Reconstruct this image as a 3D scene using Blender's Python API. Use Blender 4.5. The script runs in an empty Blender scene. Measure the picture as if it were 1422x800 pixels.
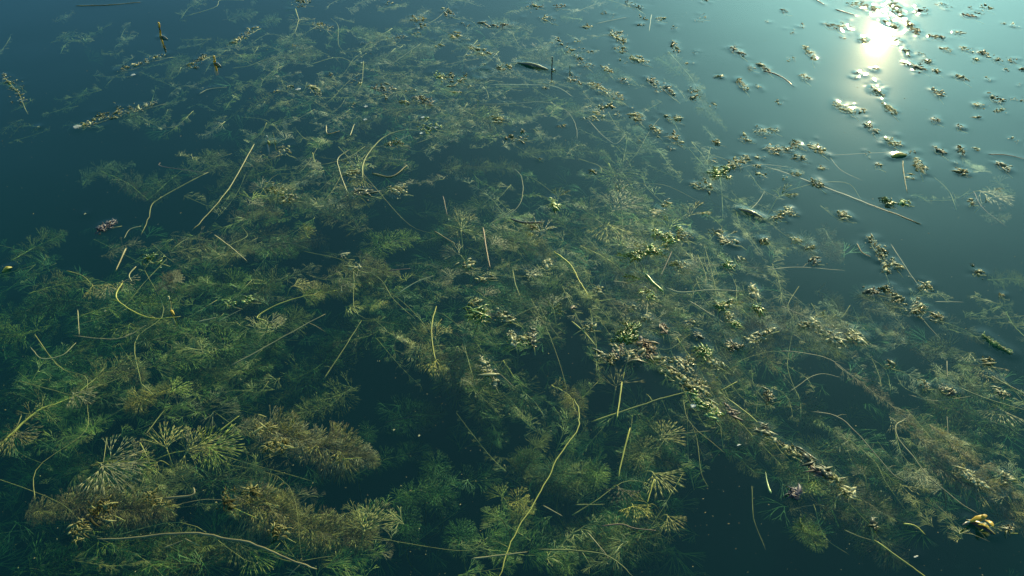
import bpy, math, random
import numpy as np
from mathutils import Vector, Matrix
random.seed(7); np.random.seed(7)
S = bpy.context.scene
COL = S.collection
R = math.radians

# ------------------------------------------------------------------ camera
CAM_H = 1.1
PITCH = R(41)                       # looking this far below the horizontal
FOC = 35.0
cd = bpy.data.cameras.new('camera'); cam = bpy.data.objects.new('camera', cd); COL.objects.link(cam)
cam.location = (0, 0, CAM_H); cam.rotation_euler = (math.pi/2 - PITCH, 0, 0)
cd.lens = FOC; cd.sensor_width = 36; cd.clip_start = 0.02; cd.clip_end = 2000
S.camera = cam
FPX = 1422*FOC/36
def ray(px, py):
    """direction of the photograph's pixel (1422 x 800)"""
    u, v = (px-711)/FPX, (400-py)/FPX
    c, s = math.cos(PITCH), math.sin(PITCH)
    return Vector((u, c + v*s, -s + v*c))
def at(px, py, z=0.0):
    d = ray(px, py); t = (z-CAM_H)/d.z
    return Vector((d.x*t, d.y*t, z))
def mpp(px, py):
    """metres per photograph pixel at the water there"""
    return (at(px, py)-Vector((0, 0, CAM_H))).dot(Vector((0, math.cos(PITCH), -math.sin(PITCH))))/FPX
def pix(p):
    q = p - Vector((0, 0, CAM_H)); c, s = math.cos(PITCH), math.sin(PITCH)
    dep = q.y*c - q.z*s; up = q.y*s + q.z*c
    return 711 + FPX*q.x/dep, 400 - FPX*up/dep

# ------------------------------------------------------------------ sky and sun
g = ray(1222, 56).normalized(); sun_dir = Vector((g.x, g.y, -g.z))
SUN_EL = math.asin(sun_dir.z); SUN_AZ = math.atan2(sun_dir.x, sun_dir.y)
w = bpy.data.worlds.new('World'); S.world = w; w.use_nodes = True
nt = w.node_tree; bg = nt.nodes['Background']
sky = nt.nodes.new('ShaderNodeTexSky'); sky.sky_type = 'NISHITA'; sky.sun_disc = False
sky.sun_elevation = SUN_EL; sky.sun_rotation = SUN_AZ
sky.air_density = 1.0; sky.dust_density = 2.0; sky.ozone_density = 1.5
tint = nt.nodes.new('ShaderNodeMix'); tint.data_type = 'RGBA'; tint.blend_type = 'MULTIPLY'
tint.inputs[0].default_value = 1.0; tint.inputs[7].default_value = (0.39, 0.90, 1.01, 1)
nt.links.new(sky.outputs[0], tint.inputs[6]); nt.links.new(tint.outputs[2], bg.inputs[0])
bg.inputs[1].default_value = 0.145
ld = bpy.data.lights.new('sun', 'SUN'); ld.energy = 4.8; ld.angle = R(0.53); ld.color = (1.0, 0.80, 0.40)
sun = bpy.data.objects.new('sun', ld); COL.objects.link(sun)
sun.rotation_euler = sun_dir.to_track_quat('Z', 'Y').to_euler(); sun.location = sun_dir*20
S.view_settings.view_transform = 'Standard'; S.view_settings.look = 'None'
S.view_settings.exposure = 0.55; S.view_settings.gamma = 1.0; S.view_settings.use_curve_mapping = False
S.cycles.use_denoising = True
S.cycles.max_bounces = 6; S.cycles.diffuse_bounces = 2; S.cycles.glossy_bounces = 3
S.cycles.transmission_bounces = 3; S.cycles.volume_bounces = 0; S.cycles.transparent_max_bounces = 12
S.cycles.sample_clamp_indirect = 4.0
S.cycles.caustics_reflective = False; S.cycles.caustics_refractive = False

# ------------------------------------------------------------------ materials
def new_mat(name):
    m = bpy.data.materials.new(name); m.use_nodes = True
    return m, m.node_tree, m.node_tree.nodes, m.node_tree.links
def plant_mat(name, dark, mid, light, rough=0.5, trans=0.3, scale=60, coat=0.0, spec=0.5):
    m, t, n, l = new_mat(name)
    b = n['Principled BSDF']; out = n['Material Output']
    tc = n.new('ShaderNodeTexCoord'); nz = n.new('ShaderNodeTexNoise'); nz.inputs['Scale'].default_value = scale
    nz.inputs['Detail'].default_value = 3
    oi = n.new('ShaderNodeObjectInfo')
    geo = n.new('ShaderNodeNewGeometry')
    l.new(geo.outputs['Position'], nz.inputs['Vector'])
    ad = n.new('ShaderNodeMath'); ad.operation = 'MULTIPLY_ADD'; ad.inputs[1].default_value = 0.45; 
    l.new(oi.outputs['Random'], ad.inputs[0]); l.new(nz.outputs['Fac'], ad.inputs[2])
    mr = n.new('ShaderNodeMath'); mr.operation = 'SUBTRACT'; mr.inputs[1].default_value = 0.22; l.new(ad.outputs[0], mr.inputs[0])
    if 'tips' in name:
        ai = n.new('ShaderNodeMath'); ai.operation = 'MULTIPLY_ADD'; ai.inputs[1].default_value = .5; ai.inputs[2].default_value = -.25
        l.new(geo.outputs['Random Per Island'], ai.inputs[0]); a2 = n.new('ShaderNodeMath'); a2.operation = 'ADD'; l.new(ai.outputs[0], a2.inputs[0]); l.new(mr.outputs[0], a2.inputs[1]); mr = a2
    cr = n.new('ShaderNodeValToRGB'); e = cr.color_ramp.elements
    e[0].position = 0.28; e[0].color = (*dark, 1); e[1].position = 0.75; e[1].color = (*light, 1)
    x = cr.color_ramp.elements.new(0.5); x.color = (*mid, 1)
    l.new(mr.outputs[0], cr.inputs[0]); l.new(cr.outputs[0], b.inputs['Base Color'])
    b.inputs['Roughness'].default_value = rough
    b.inputs['Specular IOR Level'].default_value = spec
    b.inputs['Coat Weight'].default_value = coat; b.inputs['Coat Roughness'].default_value = 0.15
    if trans > 0:
        tr = n.new('ShaderNodeBsdfTranslucent'); l.new(cr.outputs[0], tr.inputs[0])
        mx = n.new('ShaderNodeMixShader'); mx.inputs[0].default_value = trans
        l.new(b.outputs[0], mx.inputs[1]); l.new(tr.outputs[0], mx.inputs[2]); l.new(mx.outputs[0], out.inputs[0])
    return m
MAT = {
 'green':  plant_mat('fresh_green_leaf', (.09, .15, .015), (.20, .30, .035), (.38, .48, .08)),
 'deep':   plant_mat('deep_green_leaf', (.025, .09, .012), (.05, .16, .02), (.10, .24, .035)),
 'olive':  plant_mat('olive_leaf', (.15, .16, .03), (.28, .285, .06), (.46, .44, .12)),
 'brown':  plant_mat('brown_coated_leaf', (.09, .085, .03), (.185, .17, .055), (.32, .29, .10)),
 'pale':   plant_mat('silty_pale_leaf', (.20, .205, .09), (.34, .34, .15), (.50, .48, .24)),
 'yellow': plant_mat('yellow_green_stem', (.19, .19, .02), (.34, .33, .035), (.48, .44, .07), trans=.1, scale=25),
 'tan':    plant_mat('tan_stem', (.13, .105, .035), (.22, .18, .06), (.33, .27, .10), trans=0, scale=25),
 'palestem': plant_mat('pale_stem', (.19, .18, .06), (.29, .27, .10), (.40, .37, .16), trans=0, scale=25),
 'redstem': plant_mat('reddish_stem', (.11, .06, .025), (.18, .10, .04), (.26, .17, .08), trans=0, scale=25),
 'darkwood': plant_mat('dark_wet_twig', (.015, .018, .012), (.035, .035, .02), (.08, .07, .035), trans=0, scale=40, coat=.4),
 'crust':  plant_mat('silt_crusted_leaf_tips', (.14, .15, .05), (.36, .36, .14), (.64, .60, .32), rough=0.45, trans=0.5, scale=90, coat=0.3),
 'crustdark': plant_mat('brown_leaf_tips', (.055, .06, .025), (.19, .185, .08), (.42, .39, .18), rough=0.45, trans=0.35, scale=90, coat=0.2),
 'crustgreen': plant_mat('green_leaf_tips', (.09, .14, .03), (.20, .30, .06), (.38, .48, .14), rough=.35, trans=.2, scale=90, coat=.15),
 'matte': plant_mat('dull_brown_leaf_tips', (.05, .048, .018), (.14, .13, .045), (.32, .30, .12), rough=.8, trans=.2, scale=90, spec=.1),
 'red':    plant_mat('dark_red_leaf_tips', (.035, .018, .01), (.085, .05, .022), (.18, .12, .05), rough=0.55, trans=.05, scale=90, coat=0.05),
 'purple': plant_mat('purple_black_leaf_tips', (.02, .015, .018), (.05, .035, .045), (.11, .085, .09), rough=0.55, trans=0, scale=90, coat=0.05),
 'white':  plant_mat('white_shell', (.26, .26, .2), (.36, .35, .29), (.46, .45, .38), rough=.35, trans=.1, coat=0),
 'gold':   plant_mat('golden_yellow_leaf', (.45, .27, .02), (.65, .40, .03), (.78, .52, .06), rough=.4, trans=.25),
 'black':  plant_mat('black_wet_leaf', (.006, .007, .005), (.015, .015, .01), (.04, .035, .02), rough=.3, trans=0, coat=0.1),
}

# ------------------------------------------------------------------ object helpers
LABELLED = []; EXTRA = []
def link(o, parent=None):
    COL.objects.link(o)
    if parent is not None: o.parent = parent
    return o
def mesh(name, V, F, mat=None, smooth=True):
    me = bpy.data.meshes.new(name)
    V = np.asarray(V, dtype=np.float64)
    me.from_pydata(V.tolist() if len(V) else [], [], F)
    if smooth: me.polygons.foreach_set('use_smooth', [True]*len(me.polygons))
    if mat is not None: me.materials.append(mat)
    return me
def empty(name, loc, cat, group=None, label=None):
    o = bpy.data.objects.new(name, None); link(o); o.location = loc
    o.empty_display_size = .02
    o['category'] = cat
    if group: o['group'] = group
    if label: o['label'] = label
    return o
def part(name, V, F, mat, root, kind=None):
    V = np.asarray(V, dtype=float) - np.array(root.location)
    o = bpy.data.objects.new(name, mesh(name, V, F, mat)); link(o, root)
    if kind: o['kind'] = kind
    return o
def spline(P, n):
    """Catmull-Rom through the points, n samples"""
    P = np.array([tuple(p) for p in P], dtype=float)
    if len(P) == 2: 
        t = np.linspace(0, 1, n)[:, None]; return P[0]*(1-t) + P[1]*t
    Q = np.vstack([2*P[0]-P[1], P, 2*P[-1]-P[-2]]); out = []
    m = len(P)-1
    for s in np.linspace(0, m-1e-9, n):
        i = int(s); t = s-i; a, b, c, d = Q[i:i+4]
        out.append(.5*((2*b)+(-a+c)*t+(2*a-5*b+4*c-d)*t*t+(-a+3*b-3*c+d)*t**3))
    return np.array(out)
def tube(P, r, k=6, flat=1.0, base=0):
    """tapering tube along P; r one radius per point"""
    P = np.asarray(P, float); n = len(P); r = np.broadcast_to(r, n)
    T = np.gradient(P, axis=0); T /= (np.linalg.norm(T, axis=1)[:, None]+1e-12)
    up = np.array([0., 0., 1.]); 
    V = []; F = []
    for i in range(n):
        s = np.cross(T[i], up)
        if np.linalg.norm(s) < .05: s = np.cross(T[i], np.array([1., 0, 0]))
        s /= np.linalg.norm(s); q = np.cross(s, T[i])
        for j in range(k):
            a = 2*math.pi*j/k
            V.append(P[i]+r[i]*(math.cos(a)*s+flat*math.sin(a)*q))
    for i in range(n-1):
        for j in range(k):
            a = base+i*k+j; b = base+i*k+(j+1) % k
            F.append((a, b, b+k, a+k))
    F.append(tuple(base+j for j in range(k))[::-1]); F.append(tuple(base+(n-1)*k+j for j in range(k)))
    return V, F
class MB:
    def __init__(s): s.V = []; s.F = []
    def add(s, V, F, ):
        b = len(s.V); s.V.extend([tuple(v) for v in V]); s.F.extend([tuple(i+b for i in f) for f in F])
    def tube(s, P, r, k=5, flat=1.0):
        V, F = tube(P, r, k, flat); s.add(V, F)

# ---- water height field, filled in by everything that touches the surface
GX0, GX1, GY0, GY1, GS = -2.15, 2.15, .55, 3.15, .004
NX = int(round((GX1-GX0)/GS))+1; NY = int(round((GY1-GY0)/GS))+1
HF = np.zeros((NY, NX))
def dimple(x, y, amp, sig, sy=None):
    sy = sy or sig
    rad = 3*max(sig, sy)
    i0 = max(1, int((x-rad-GX0)/GS)); i1 = min(NX-2, int((x+rad-GX0)/GS)+1)
    j0 = max(1, int((y-rad-GY0)/GS)); j1 = min(NY-2, int((y+rad-GY0)/GS)+1)
    if i0 >= i1 or j0 >= j1: return
    X = GX0+GS*np.arange(i0, i1)-x; Y = GY0+GS*np.arange(j0, j1)-y
    HF[j0:j1, i0:i1] += amp*np.exp(-.5*((X[None, :]/sig)**2+(Y[:, None]/sy)**2))

# ------------------------------------------------------------------ leaf meshes
def fan_geo(rng, forks, angs, lens, curl=.25, r0=.020, jitter=4, ribbon=False):
    """one finely forked leaf of unit length: +X outward, Z its normal; forks/angs/lens per level"""
    mb = MB(); n = len(forks)
    def grow(p, ang, lift, lev, r):
        L = lens[lev]*rng.uniform(.82, 1.15)
        p1 = (p[0]+L*math.cos(ang)*math.cos(lift), p[1]+L*math.sin(ang)*math.cos(lift), p[2]+L*math.sin(lift))
        r1 = r*.82 if lev < n else r*.45
        if ribbon:
            sx, sy = -math.sin(ang), math.cos(ang)
            mb.add([(p[0]-sx*r, p[1]-sy*r, p[2]), (p[0]+sx*r, p[1]+sy*r, p[2]), (p1[0]+sx*r1, p1[1]+sy*r1, p1[2]), (p1[0]-sx*r1, p1[1]-sy*r1, p1[2])], [(0, 1, 2, 3)])
        else: mb.tube([p, p1], [r, r1], 3)
        if lev >= n: return
        nb = forks[lev]
        for k in range(nb):
            o = R(angs[lev])*(k-(nb-1)/2)
            grow(p1, ang+o+R(rng.uniform(-jitter, jitter)), lift*.7+rng.uniform(-1, 1)*curl*.5-curl*.12*lev, lev+1, r*.8)
    grow((0, 0, 0), 0, curl*.4, 0, r0)
    V = np.array(mb.V); V /= np.percentile(np.linalg.norm(V, axis=1), 98)
    return V.tolist(), mb.F
rng = random.Random(3)
SHAPE = {'fan': ((3, 3, 2, 2), (46, 20, 13, 9), (.12, .22, .26, .24, .22), .25, .020, 4),
         'loose': ((3, 2, 2, 2), (50, 24, 20, 15), (.16, .24, .26, .22, .2), .6, .020, 9),
         'brush': ((2, 2, 3, 2), (34, 22, 13, 9), (.12, .22, .26, .26, .26), .6, .018, 9)}
LEAF = {k: [mesh('feathery_leaf' if k == 'brush' else 'fan_leaf', *fan_geo(rng, *v), MAT['green']) for _ in range(7)] for k, v in SHAPE.items()}
RIB = {k: [tuple(np.array(q) for q in fan_geo(rng, *v, ribbon=True)) for _ in range(6)] for k, v in SHAPE.items()}

def leaf_obj(kind, root, pos, out, nrm, size, mat):
    me = rng.choice(LEAF[kind])
    o = bpy.data.objects.new(me.name.split('.')[0], me); link(o, root)
    x = out.normalized(); z = (nrm - x*nrm.dot(x))
    z = z.normalized() if z.length > 1e-3 else x.orthogonal().normalized()
    y = z.cross(x)
    M = Matrix((x, y, z)).transposed()
    o.rotation_euler = M.to_euler(); o.location = pos-root.location
    o.scale = (size, size*rng.uniform(.85, 1.15), size)
    o.material_slots[0].link = 'OBJECT'; o.material_slots[0].material = MAT[mat]
    return o

COUNT = {}
def shoot(pts, size, mat, depth=(3, 3), leaf='fan', step=None, per=3, stem='yellow', phrase=None, label=None, tip=True, stemw=2.0, name='water_weed_shoot', fwd=.55, flatten=.55, cap=270):
    """leafy shoot; pts = pixel path, size = leaf length in pixels, depth in cm at its two ends"""
    cx, cy = pts[len(pts)//2]
    m = mpp(cx, cy); L = size*m
    n = len(pts); P = []
    for i, (x, y) in enumerate(pts):
        d = (depth[0]+(depth[1]-depth[0])*i/max(1, n-1))/100
        P.append(at(x, y, -d))
    C = spline(P, 24)
    C += np.cumsum(np.random.normal(0, .0006, C.shape), axis=0)*np.array([1, 1, .5])
    C[:, 2] = np.minimum(C[:, 2], -.004)
    root = empty(name, Vector(C[0]), 'water plant', 'leafy shoots of water weed')
    length = np.linalg.norm(np.diff(C, axis=0), axis=1).sum()
    rs = np.linspace(1, .55, 24)*stemw*m*.5
    V, F = tube(C, rs, 5); part('stem', V, F, MAT[stem], root)
    step = (step or .32)*L
    ph0 = rng.uniform(0, 6); s = 0; k = 0; cum = np.concatenate([[0], np.cumsum(np.linalg.norm(np.diff(C, axis=0), axis=1))])
    total = 0
    while s < length and total < cap:
        f = s/length
        i = min(22, int(np.searchsorted(cum, s))-1 if s > 0 else 0); i = max(0, i)
        t = (s-cum[i])/max(1e-9, cum[i+1]-cum[i]); p = Vector(C[i]*(1-t)+C[i+1]*t)
        T = Vector(C[i+1]-C[i]).normalized()
        a0 = rng.uniform(0, 6.28)
        side = T.cross(Vector((0, 0, 1))); side = side.normalized() if side.length > .1 else Vector((1, 0, 0)); up = side.cross(T)
        taper = (1-.55*max(0, (f-.7)/.3)) if tip else 1
        taper *= .75+.25*min(1, f/.15)
        wob = .85+.28*math.sin(s/L*2.1+ph0)*math.sin(s/L*.9+2*ph0)
        if rng.random() < .08: s += step; continue
        for q in range(per):
            a = a0+6.283*q/per+rng.uniform(-.35, .35)
            rad = side*math.cos(a)+up*math.sin(a)*flatten
            fw = fwd*rng.uniform(.5, 1.5)+(1.0*max(0, (f-.8)/.2) if tip else 0)
            out = rad+T*fw
            nrm = T*rng.uniform(.2, 1)+Vector((0, 0, 1))*rng.uniform(.3, 1.4)+Vector([rng.uniform(-.3, .3) for _ in range(3)])
            sz = L*taper*rng.uniform(.45, 1.15)*wob
            # a leaf never rises through the surface
            if out.normalized().z > 0 and p.z+out.normalized().z*sz > -.001:
                out.normalize(); out.z = max(0, (-.001-p.z)/sz)*.9
            mm = mat if isinstance(mat, str) else rng.choice(mat)
            leaf_obj(leaf, root, p, out, nrm, sz, mm); total += 1
        s += step*rng.uniform(.75, 1.25)*(1-.5*f if tip else 1); k += 1
    LABELLED.append((root, phrase or 'feathery water weed shoot', label, pts[len(pts)//2]))
    return root

def star(x, y, size, mat, depth, n=9, leaf='loose', phrase=None, label=None):
    """whorl of leaves seen from above at the end of a rising stem"""
    m = mpp(x, y); p = at(x, y, -depth/100); root = empty('water_weed_shoot', p, 'water plant', 'leafy shoots of water weed')
    lean = Vector((rng.uniform(-.3, .3), rng.uniform(-.3, .3), 1)).normalized()
    C = spline([p-lean*.25+Vector((rng.uniform(-.05, .05), .06, 0)), p-lean*.1, p], 8)
    V, F = tube(C, np.linspace(1.3, .9, 8)*m, 5); part('stem', V, F, MAT['olive'], root)
    L = size*m
    for lay in range(3):
        a0 = rng.uniform(0, 6)
        for q in range(n):
            a = a0+6.283*q/n+rng.uniform(-.2, .2)
            o = Vector((math.cos(a), math.sin(a), .05+.25*(lay == 0)))
            pp = p-lean*(.012*lay)
            if pp.z+o.normalized().z*L > -.001: o.z = 0
            leaf_obj(leaf, root, pp, o, lean+Vector([rng.uniform(-.3, .3) for _ in range(3)]), L*rng.uniform(.6, 1), mat)
    LABELLED.append((root, phrase or 'star shaped whorl of weed leaves', label, (x, y)))
    return root

def fan(x, y, ang, size, mat, depth=.6, n=1, leaf='fan', phrase=None, label=None):
    """single large fan leaf lying near the surface; ang = direction in the picture, degrees, 0 right, 90 up"""
    m = mpp(x, y); p = at(x, y, -depth/100)
    root = empty('fan_leaf_sprig', p, 'water leaf', 'single fan leaves near the surface')
    q = at(x+size*math.cos(R(ang)), y-size*math.sin(R(ang)), -depth/100)
    d = (q-p); L = d.length
    C = spline([p-d*.5+Vector((0, 0, -.03)), p-d*.2+Vector((0, 0, -.008)), p], 8); V, F = tube(C, np.linspace(.8, 1.2, 8)*m*.8, 5); part('stem', V, F, MAT['olive'], root)
    for k in range(n):
        dd = Matrix.Rotation(R(rng.uniform(-35, 35))*(k > 0), 3, 'Z') @ d
        if depth > 1: dd.z = L*rng.uniform(-.1, min(.2, depth/100/L*.8))
        leaf_obj(leaf, root, p, dd, Vector((rng.uniform(-.2, .2), rng.uniform(-.2, .2), 1)), dd.length*(1 if k == 0 else .8), mat)
    LABELLED.append((root, phrase or 'single fan shaped leaf', label, (x, y)))
    return root

def stalk(pts, wpx, mat, depth=(0, 0), phrase=None, label=None, name='plant_stalk', taper=.55, cat='stalk', knots=True, group='loose stalks in the water', both=False):
    """thin stalk along the pixel path, floating at the surface when depth is 0"""
    mid = pts[len(pts)//2]; m = mpp(*mid); r = wpx*m*.5*.5
    n = len(pts); P = []
    for i, (x, y) in enumerate(pts):
        d = (depth[0]+(depth[1]-depth[0])*i/max(1, n-1))/100
        P.append(at(x, y, -d + (r*.35 if d <= 0 else 0)))
    N = max(14, 5*n); C = spline(P, N)
    L = np.linalg.norm(np.diff(C, axis=0), axis=1).sum()
    C[:, :2] += np.cumsum(np.random.standard_t(4, (N, 2))*L*.0016, axis=0)
    rr = np.linspace(1, taper, N)*r*np.clip(.35+np.linspace(0, 8, N), 0, 1)*np.clip(.3+np.linspace(8, 0, N), 0, 1)
    if both: rr = r*(taper+(1-taper)*np.sin(np.linspace(0.15, math.pi-.15, N)))
    if knots: rr = rr*(1+.14*np.abs(np.sin(np.linspace(0, 3.14*max(2, L/.03), N))))
    root = empty(name, Vector(C[0]), cat, group)
    V, F = tube(C, rr, 7); part('stem', V, F, MAT[mat], root)
    if L > .12 and knots:          # a side shoot left on the stem
        for _ in range(rng.choice([1, 2])):
            i = rng.randrange(3, N-3); p = C[i]; a = rng.uniform(0, 6.28); l = rng.uniform(.012, .03)
            e = p+np.array([math.cos(a)*l, math.sin(a)*l, -rng.uniform(.1, .5)*l])
            V, F = tube(spline([p, (p+e)/2+np.array([0, 0, .002]), e], 5), np.linspace(.5, .2, 5)*r, 5); part('side_shoot', V, F, MAT[mat], root)
    for i in range(0, N):
        if C[i, 2] > -.003:
            dimple(C[i, 0], C[i, 1], .0002, max(.005, r*1.6))
    LABELLED.append((root, phrase or {'yellow': 'thin yellow green stalk', 'tan': 'thin tan stalk', 'palestem': 'thin pale stalk', 'redstem': 'thin reddish stalk', 'darkwood': 'short dark twig', 'olive': 'thin olive green stalk'}.get(mat, 'thin stalk'), label, mid))
    return root

# base shapes for leaf tips
def ico():
    import bmesh
    bm = bmesh.new(); bmesh.ops.create_icosphere(bm, subdivisions=1, radius=1)
    V = np.array([v.co[:] for v in bm.verts]); F = [tuple(v.index for v in f.verts) for f in bm.faces]; bm.free()
    return V, F
IV, IF = ico()
def bead(mb, x, y, z, r, el, rot):
    V = IV*(1+np.random.normal(0, .20, (len(IV), 1)))
    V = V*np.array([r*el, r, r*random.uniform(.35, .7)])
    tl = random.uniform(-.3, .3); c, s = math.cos(tl), math.sin(tl); V = V @ np.array([[c, 0, s], [0, 1, 0], [-s, 0, c]])
    c, s = math.cos(rot), math.sin(rot); V = V @ np.array([[c, s, 0], [-s, c, 0], [0, 0, 1]])
    mb.add(V+np.array([x, y, z]), IF)
def tuft(mb, x, y, z, r, n=5):
    for _ in range(n):
        a = random.uniform(0, 6.28); l = r*random.uniform(.8, 2.0); h = random.uniform(-.1, .8)*r
        P = [(x, y, z), (x+.5*l*math.cos(a), y+.5*l*math.sin(a), z+h), (x+l*math.cos(a+.3), y+l*math.sin(a+.3), z+h*.3-.0015)]
        mb.tube(spline(P, 4), [r*.16, r*.14, r*.11, r*.05], 3)
GROUP_CLUMP = 'weed clumps breaking the surface'
def clump(pts, spread, n, mat='crust', size=1.0, phrase=None, label=None, lift=1.0, stem=True, leaves=0, film=True, tufts=None):
    tufts = tufts if tufts is not None else (.4 if mat == 'crustgreen' else .12)
    """leaf tips of a shoot breaking the surface along a pixel path; spread in pixels"""
    if len(pts) == 1: pts = [(pts[0][0]-spread, pts[0][1]+random.uniform(-.3, .3)*spread), (pts[0][0]+spread, pts[0][1]+random.uniform(-.3, .3)*spread)]
    mx = sum(p[0] for p in pts)/len(pts); my = sum(p[1] for p in pts)/len(pts)
    m = mpp(mx, my)
    C = spline([at(x, y, 0) for x, y in pts], 16)
    root = empty('weed_clump', Vector((*C[8][:2], 0)), 'weed clump', GROUP_CLUMP)
    mb = MB(); sp = spread*m
    d = C[-1]-C[0]; ang = math.atan2(d[1], d[0])
    for k in range(n*3):
        f = random.betavariate(1.2, 1.2); p = C[int(f*15)]; e = .4+.6*math.sin(math.pi*min(1, max(0, f)))
        x = p[0]+random.gauss(0, .5)*sp*e; y = p[1]+random.gauss(0, .9)*sp*e
        near = math.hypot(x-p[0], y-p[1])/(sp*e+1e-6)
        r = random.choice([.45, .5, .6, .7, .9, 1.1, 1.8])*.0019*size*random.uniform(.8, 1.2)*(1.25-.45*min(1, near))
        t_ = random.random()
        if t_ < .72-tufts: bead(mb, x, y, r*random.uniform(-.45, .35)*lift, r, random.uniform(1, 2.2), ang+random.gauss(0, .8))
        elif t_ < 1-tufts:
            a = ang+random.gauss(0, .8); l = r*random.uniform(2, 5); z0 = r*random.uniform(.1, .8)*lift
            mb.tube(spline([(x-l*math.cos(a), y-l*math.sin(a), -.0015), (x, y, z0), (x+l*.8*math.cos(a+.5), y+l*.8*math.sin(a+.5), -.001)], 6), np.array([.25, .7, 1, .9, .6, .2])*r*.62, 5, .5)
        else: tuft(mb, x, y, 0, r*(2.6 if mat == 'crustgreen' else 2.1), 5)
        if k % 3 == 0: dimple(x, y, .0005*size*random.uniform(.3, 1.3), random.uniform(.0030, .0048)*size)
    if film:
        for k in range(n//2):
            p = C[random.randrange(16)]
            x = p[0]+random.gauss(0, .8)*sp; y = p[1]+random.gauss(0, 1.4)*sp
            dimple(x, y, random.choice([-.4, 1, 1])*.00045, random.uniform(.0035, .006))
    part('leaf_tips', mb.V, mb.F, MAT[mat], root, 'stuff')
    if stem:
        Q = C.copy(); Q[:, 2] = -.004-.006*np.abs(np.sin(np.linspace(0, 5, 16))); 
        ext = (C[-1]-C[0])/max(1e-6, np.linalg.norm(C[-1]-C[0]))*.012
        Q = np.vstack([Q, Q[-1]+ext+np.array([0, 0, -.003])])
        V, F = tube(Q, np.linspace(1.0, .7, len(Q))*.0012, 5); part('stem', V, F, MAT['olive'], root)
    for k in range(leaves):
        p = Vector(C[random.randrange(16)]); p.z = -random.uniform(.006, .02)
        a = random.uniform(0, 6.28); o = Vector((math.cos(a), math.sin(a), -.2))
        leaf_obj('loose', root, p, o, Vector((0, 0, 1)), random.uniform(.02, .035), 'pale' if mat != 'crustgreen' else 'green')
    cn = {'crust': 'cream crusted weed clump', 'matte': 'dull brown leaf tip clump', 'crustdark': 'dark brown weed clump', 'crustgreen': 'green weed clump', 'red': 'dark red weed clump', 'purple': 'purple black weed clump'}[mat]
    sz = 'small' if n < 14 else ('long' if math.hypot(pts[-1][0]-pts[0][0], pts[-1][1]-pts[0][1]) > 55 else ('large' if n > 45 else 'mid sized'))
    LABELLED.append((root, phrase or f'{sz} {cn}', label, (mx, my)))
    return root

# ------------------------------------------------------------------ pond bed
def bed():
    me = mesh('pond_bed', [(-600, -600, -1.3), (600, -600, -1.3), (600, 600, -1.3), (-600, 600, -1.3)], [(0, 1, 2, 3)])
    m, t, n, l = new_mat('silt'); b = n['Principled BSDF']; nz = n.new('ShaderNodeTexNoise'); nz.inputs['Scale'].default_value = 2
    tc = n.new('ShaderNodeTexCoord'); l.new(tc.outputs['Object'], nz.inputs['Vector'])
    cr = n.new('ShaderNodeValToRGB'); cr.color_ramp.elements[0].color = (.02, .022, .015, 1); cr.color_ramp.elements[1].color = (.07, .07, .045, 1)
    l.new(nz.outputs['Fac'], cr.inputs[0]); l.new(cr.outputs[0], b.inputs['Base Color']); b.inputs['Roughness'].default_value = .95
    me.materials.append(m); o = bpy.data.objects.new('pond_bed', me); link(o); o['kind'] = 'structure'
bed()

# ------------------------------------------------------------------ the shoots picked out in the photograph
G, O_, B_, P_ = 'green', 'olive', 'brown', 'pale'
# near left
shoot([(35, 712), (120, 704), (200, 708), (290, 692), (340, 700)], 40, [B_, B_, O_], (4, 2.5), 'brush', .13, 6, 'tan', label='long brown and yellow crusted shoot lying above the tan branch at lower left')
shoot([(325, 690), (400, 722), (455, 745), (540, 752)], 44, [B_, O_, O_], (2, 4), 'brush', .13, 6, 'tan', label='olive brown shoot running right from the long brown crusted one to a rounded tip')
shoot([(330, 592), (390, 602), (450, 622), (520, 636)], 44, [O_, B_, P_], (2, 3), 'brush', .13, 6, 'tan', label='dense olive bottle brush shoot pointing right at lower left, tip in dark water')
shoot([(150, 640), (205, 642), (240, 630), (290, 622), (318, 618)], 52, [G, O_, 'pale'], (2.5, 1.2), 'fan', .7, 4, 'yellow', label='shoot of big open grey green fans above the brown crusted shoot')
fan(140, 644, -40, 54, 'pale', .8, 2, label='pale fan leaf spreading down right at the left end of the big fan shoot')
fan(288, 622, -5, 50, 'green', .7, 3, label='brightest green fan leaf at the right tip of the big fan shoot')
fan(262, 625, 30, 48, 'olive', 1.2, 2, label='grey green fan leaf just above the brightest green fan')
shoot([(245, 540), (212, 551), (175, 568)], 24, ['olive', 'yellow'], (2, 1.5), 'brush', .2, 5, 'yellow', label='small fuzzy yellow green shoot above the big fan shoot, pointing left')
shoot([(0, 618), (18, 602), (54, 572), (80, 562), (118, 545)], 26, [O_, O_, B_], (2, 3), 'loose', .8, 3, 'yellow', stemw=4, label='yellow green stem with sparse fans rising from the left edge')
shoot([(110, 545), (150, 515), (190, 520)], 34, [O_, B_], (3, 5), 'brush', .3, 5, label='fluffy olive tuft above the sparse stem at the left edge')
shoot([(215, 510), (280, 490), (345, 478), (395, 470)], 40, ['deep', G], (5, 7), 'fan', .4, 4, 'olive')
shoot([(255, 555), (320, 520), (380, 505)], 40, ['deep', G, O_], (6, 9), 'fan', .4, 4, 'olive')
shoot([(15, 362), (50, 342), (88, 325)], 26, [O_, 'deep'], (9, 11), 'brush', .25, 5, label='isolated faint shoot in dark blue water near the left edge')
shoot([(40, 408), (80, 395), (120, 388)], 30, ['deep', O_], (6, 7), 'brush', .3, 4)
shoot([(110, 440), (160, 425), (240, 420)], 36, ['deep', G], (6, 5), 'fan', .35, 4)
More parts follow.
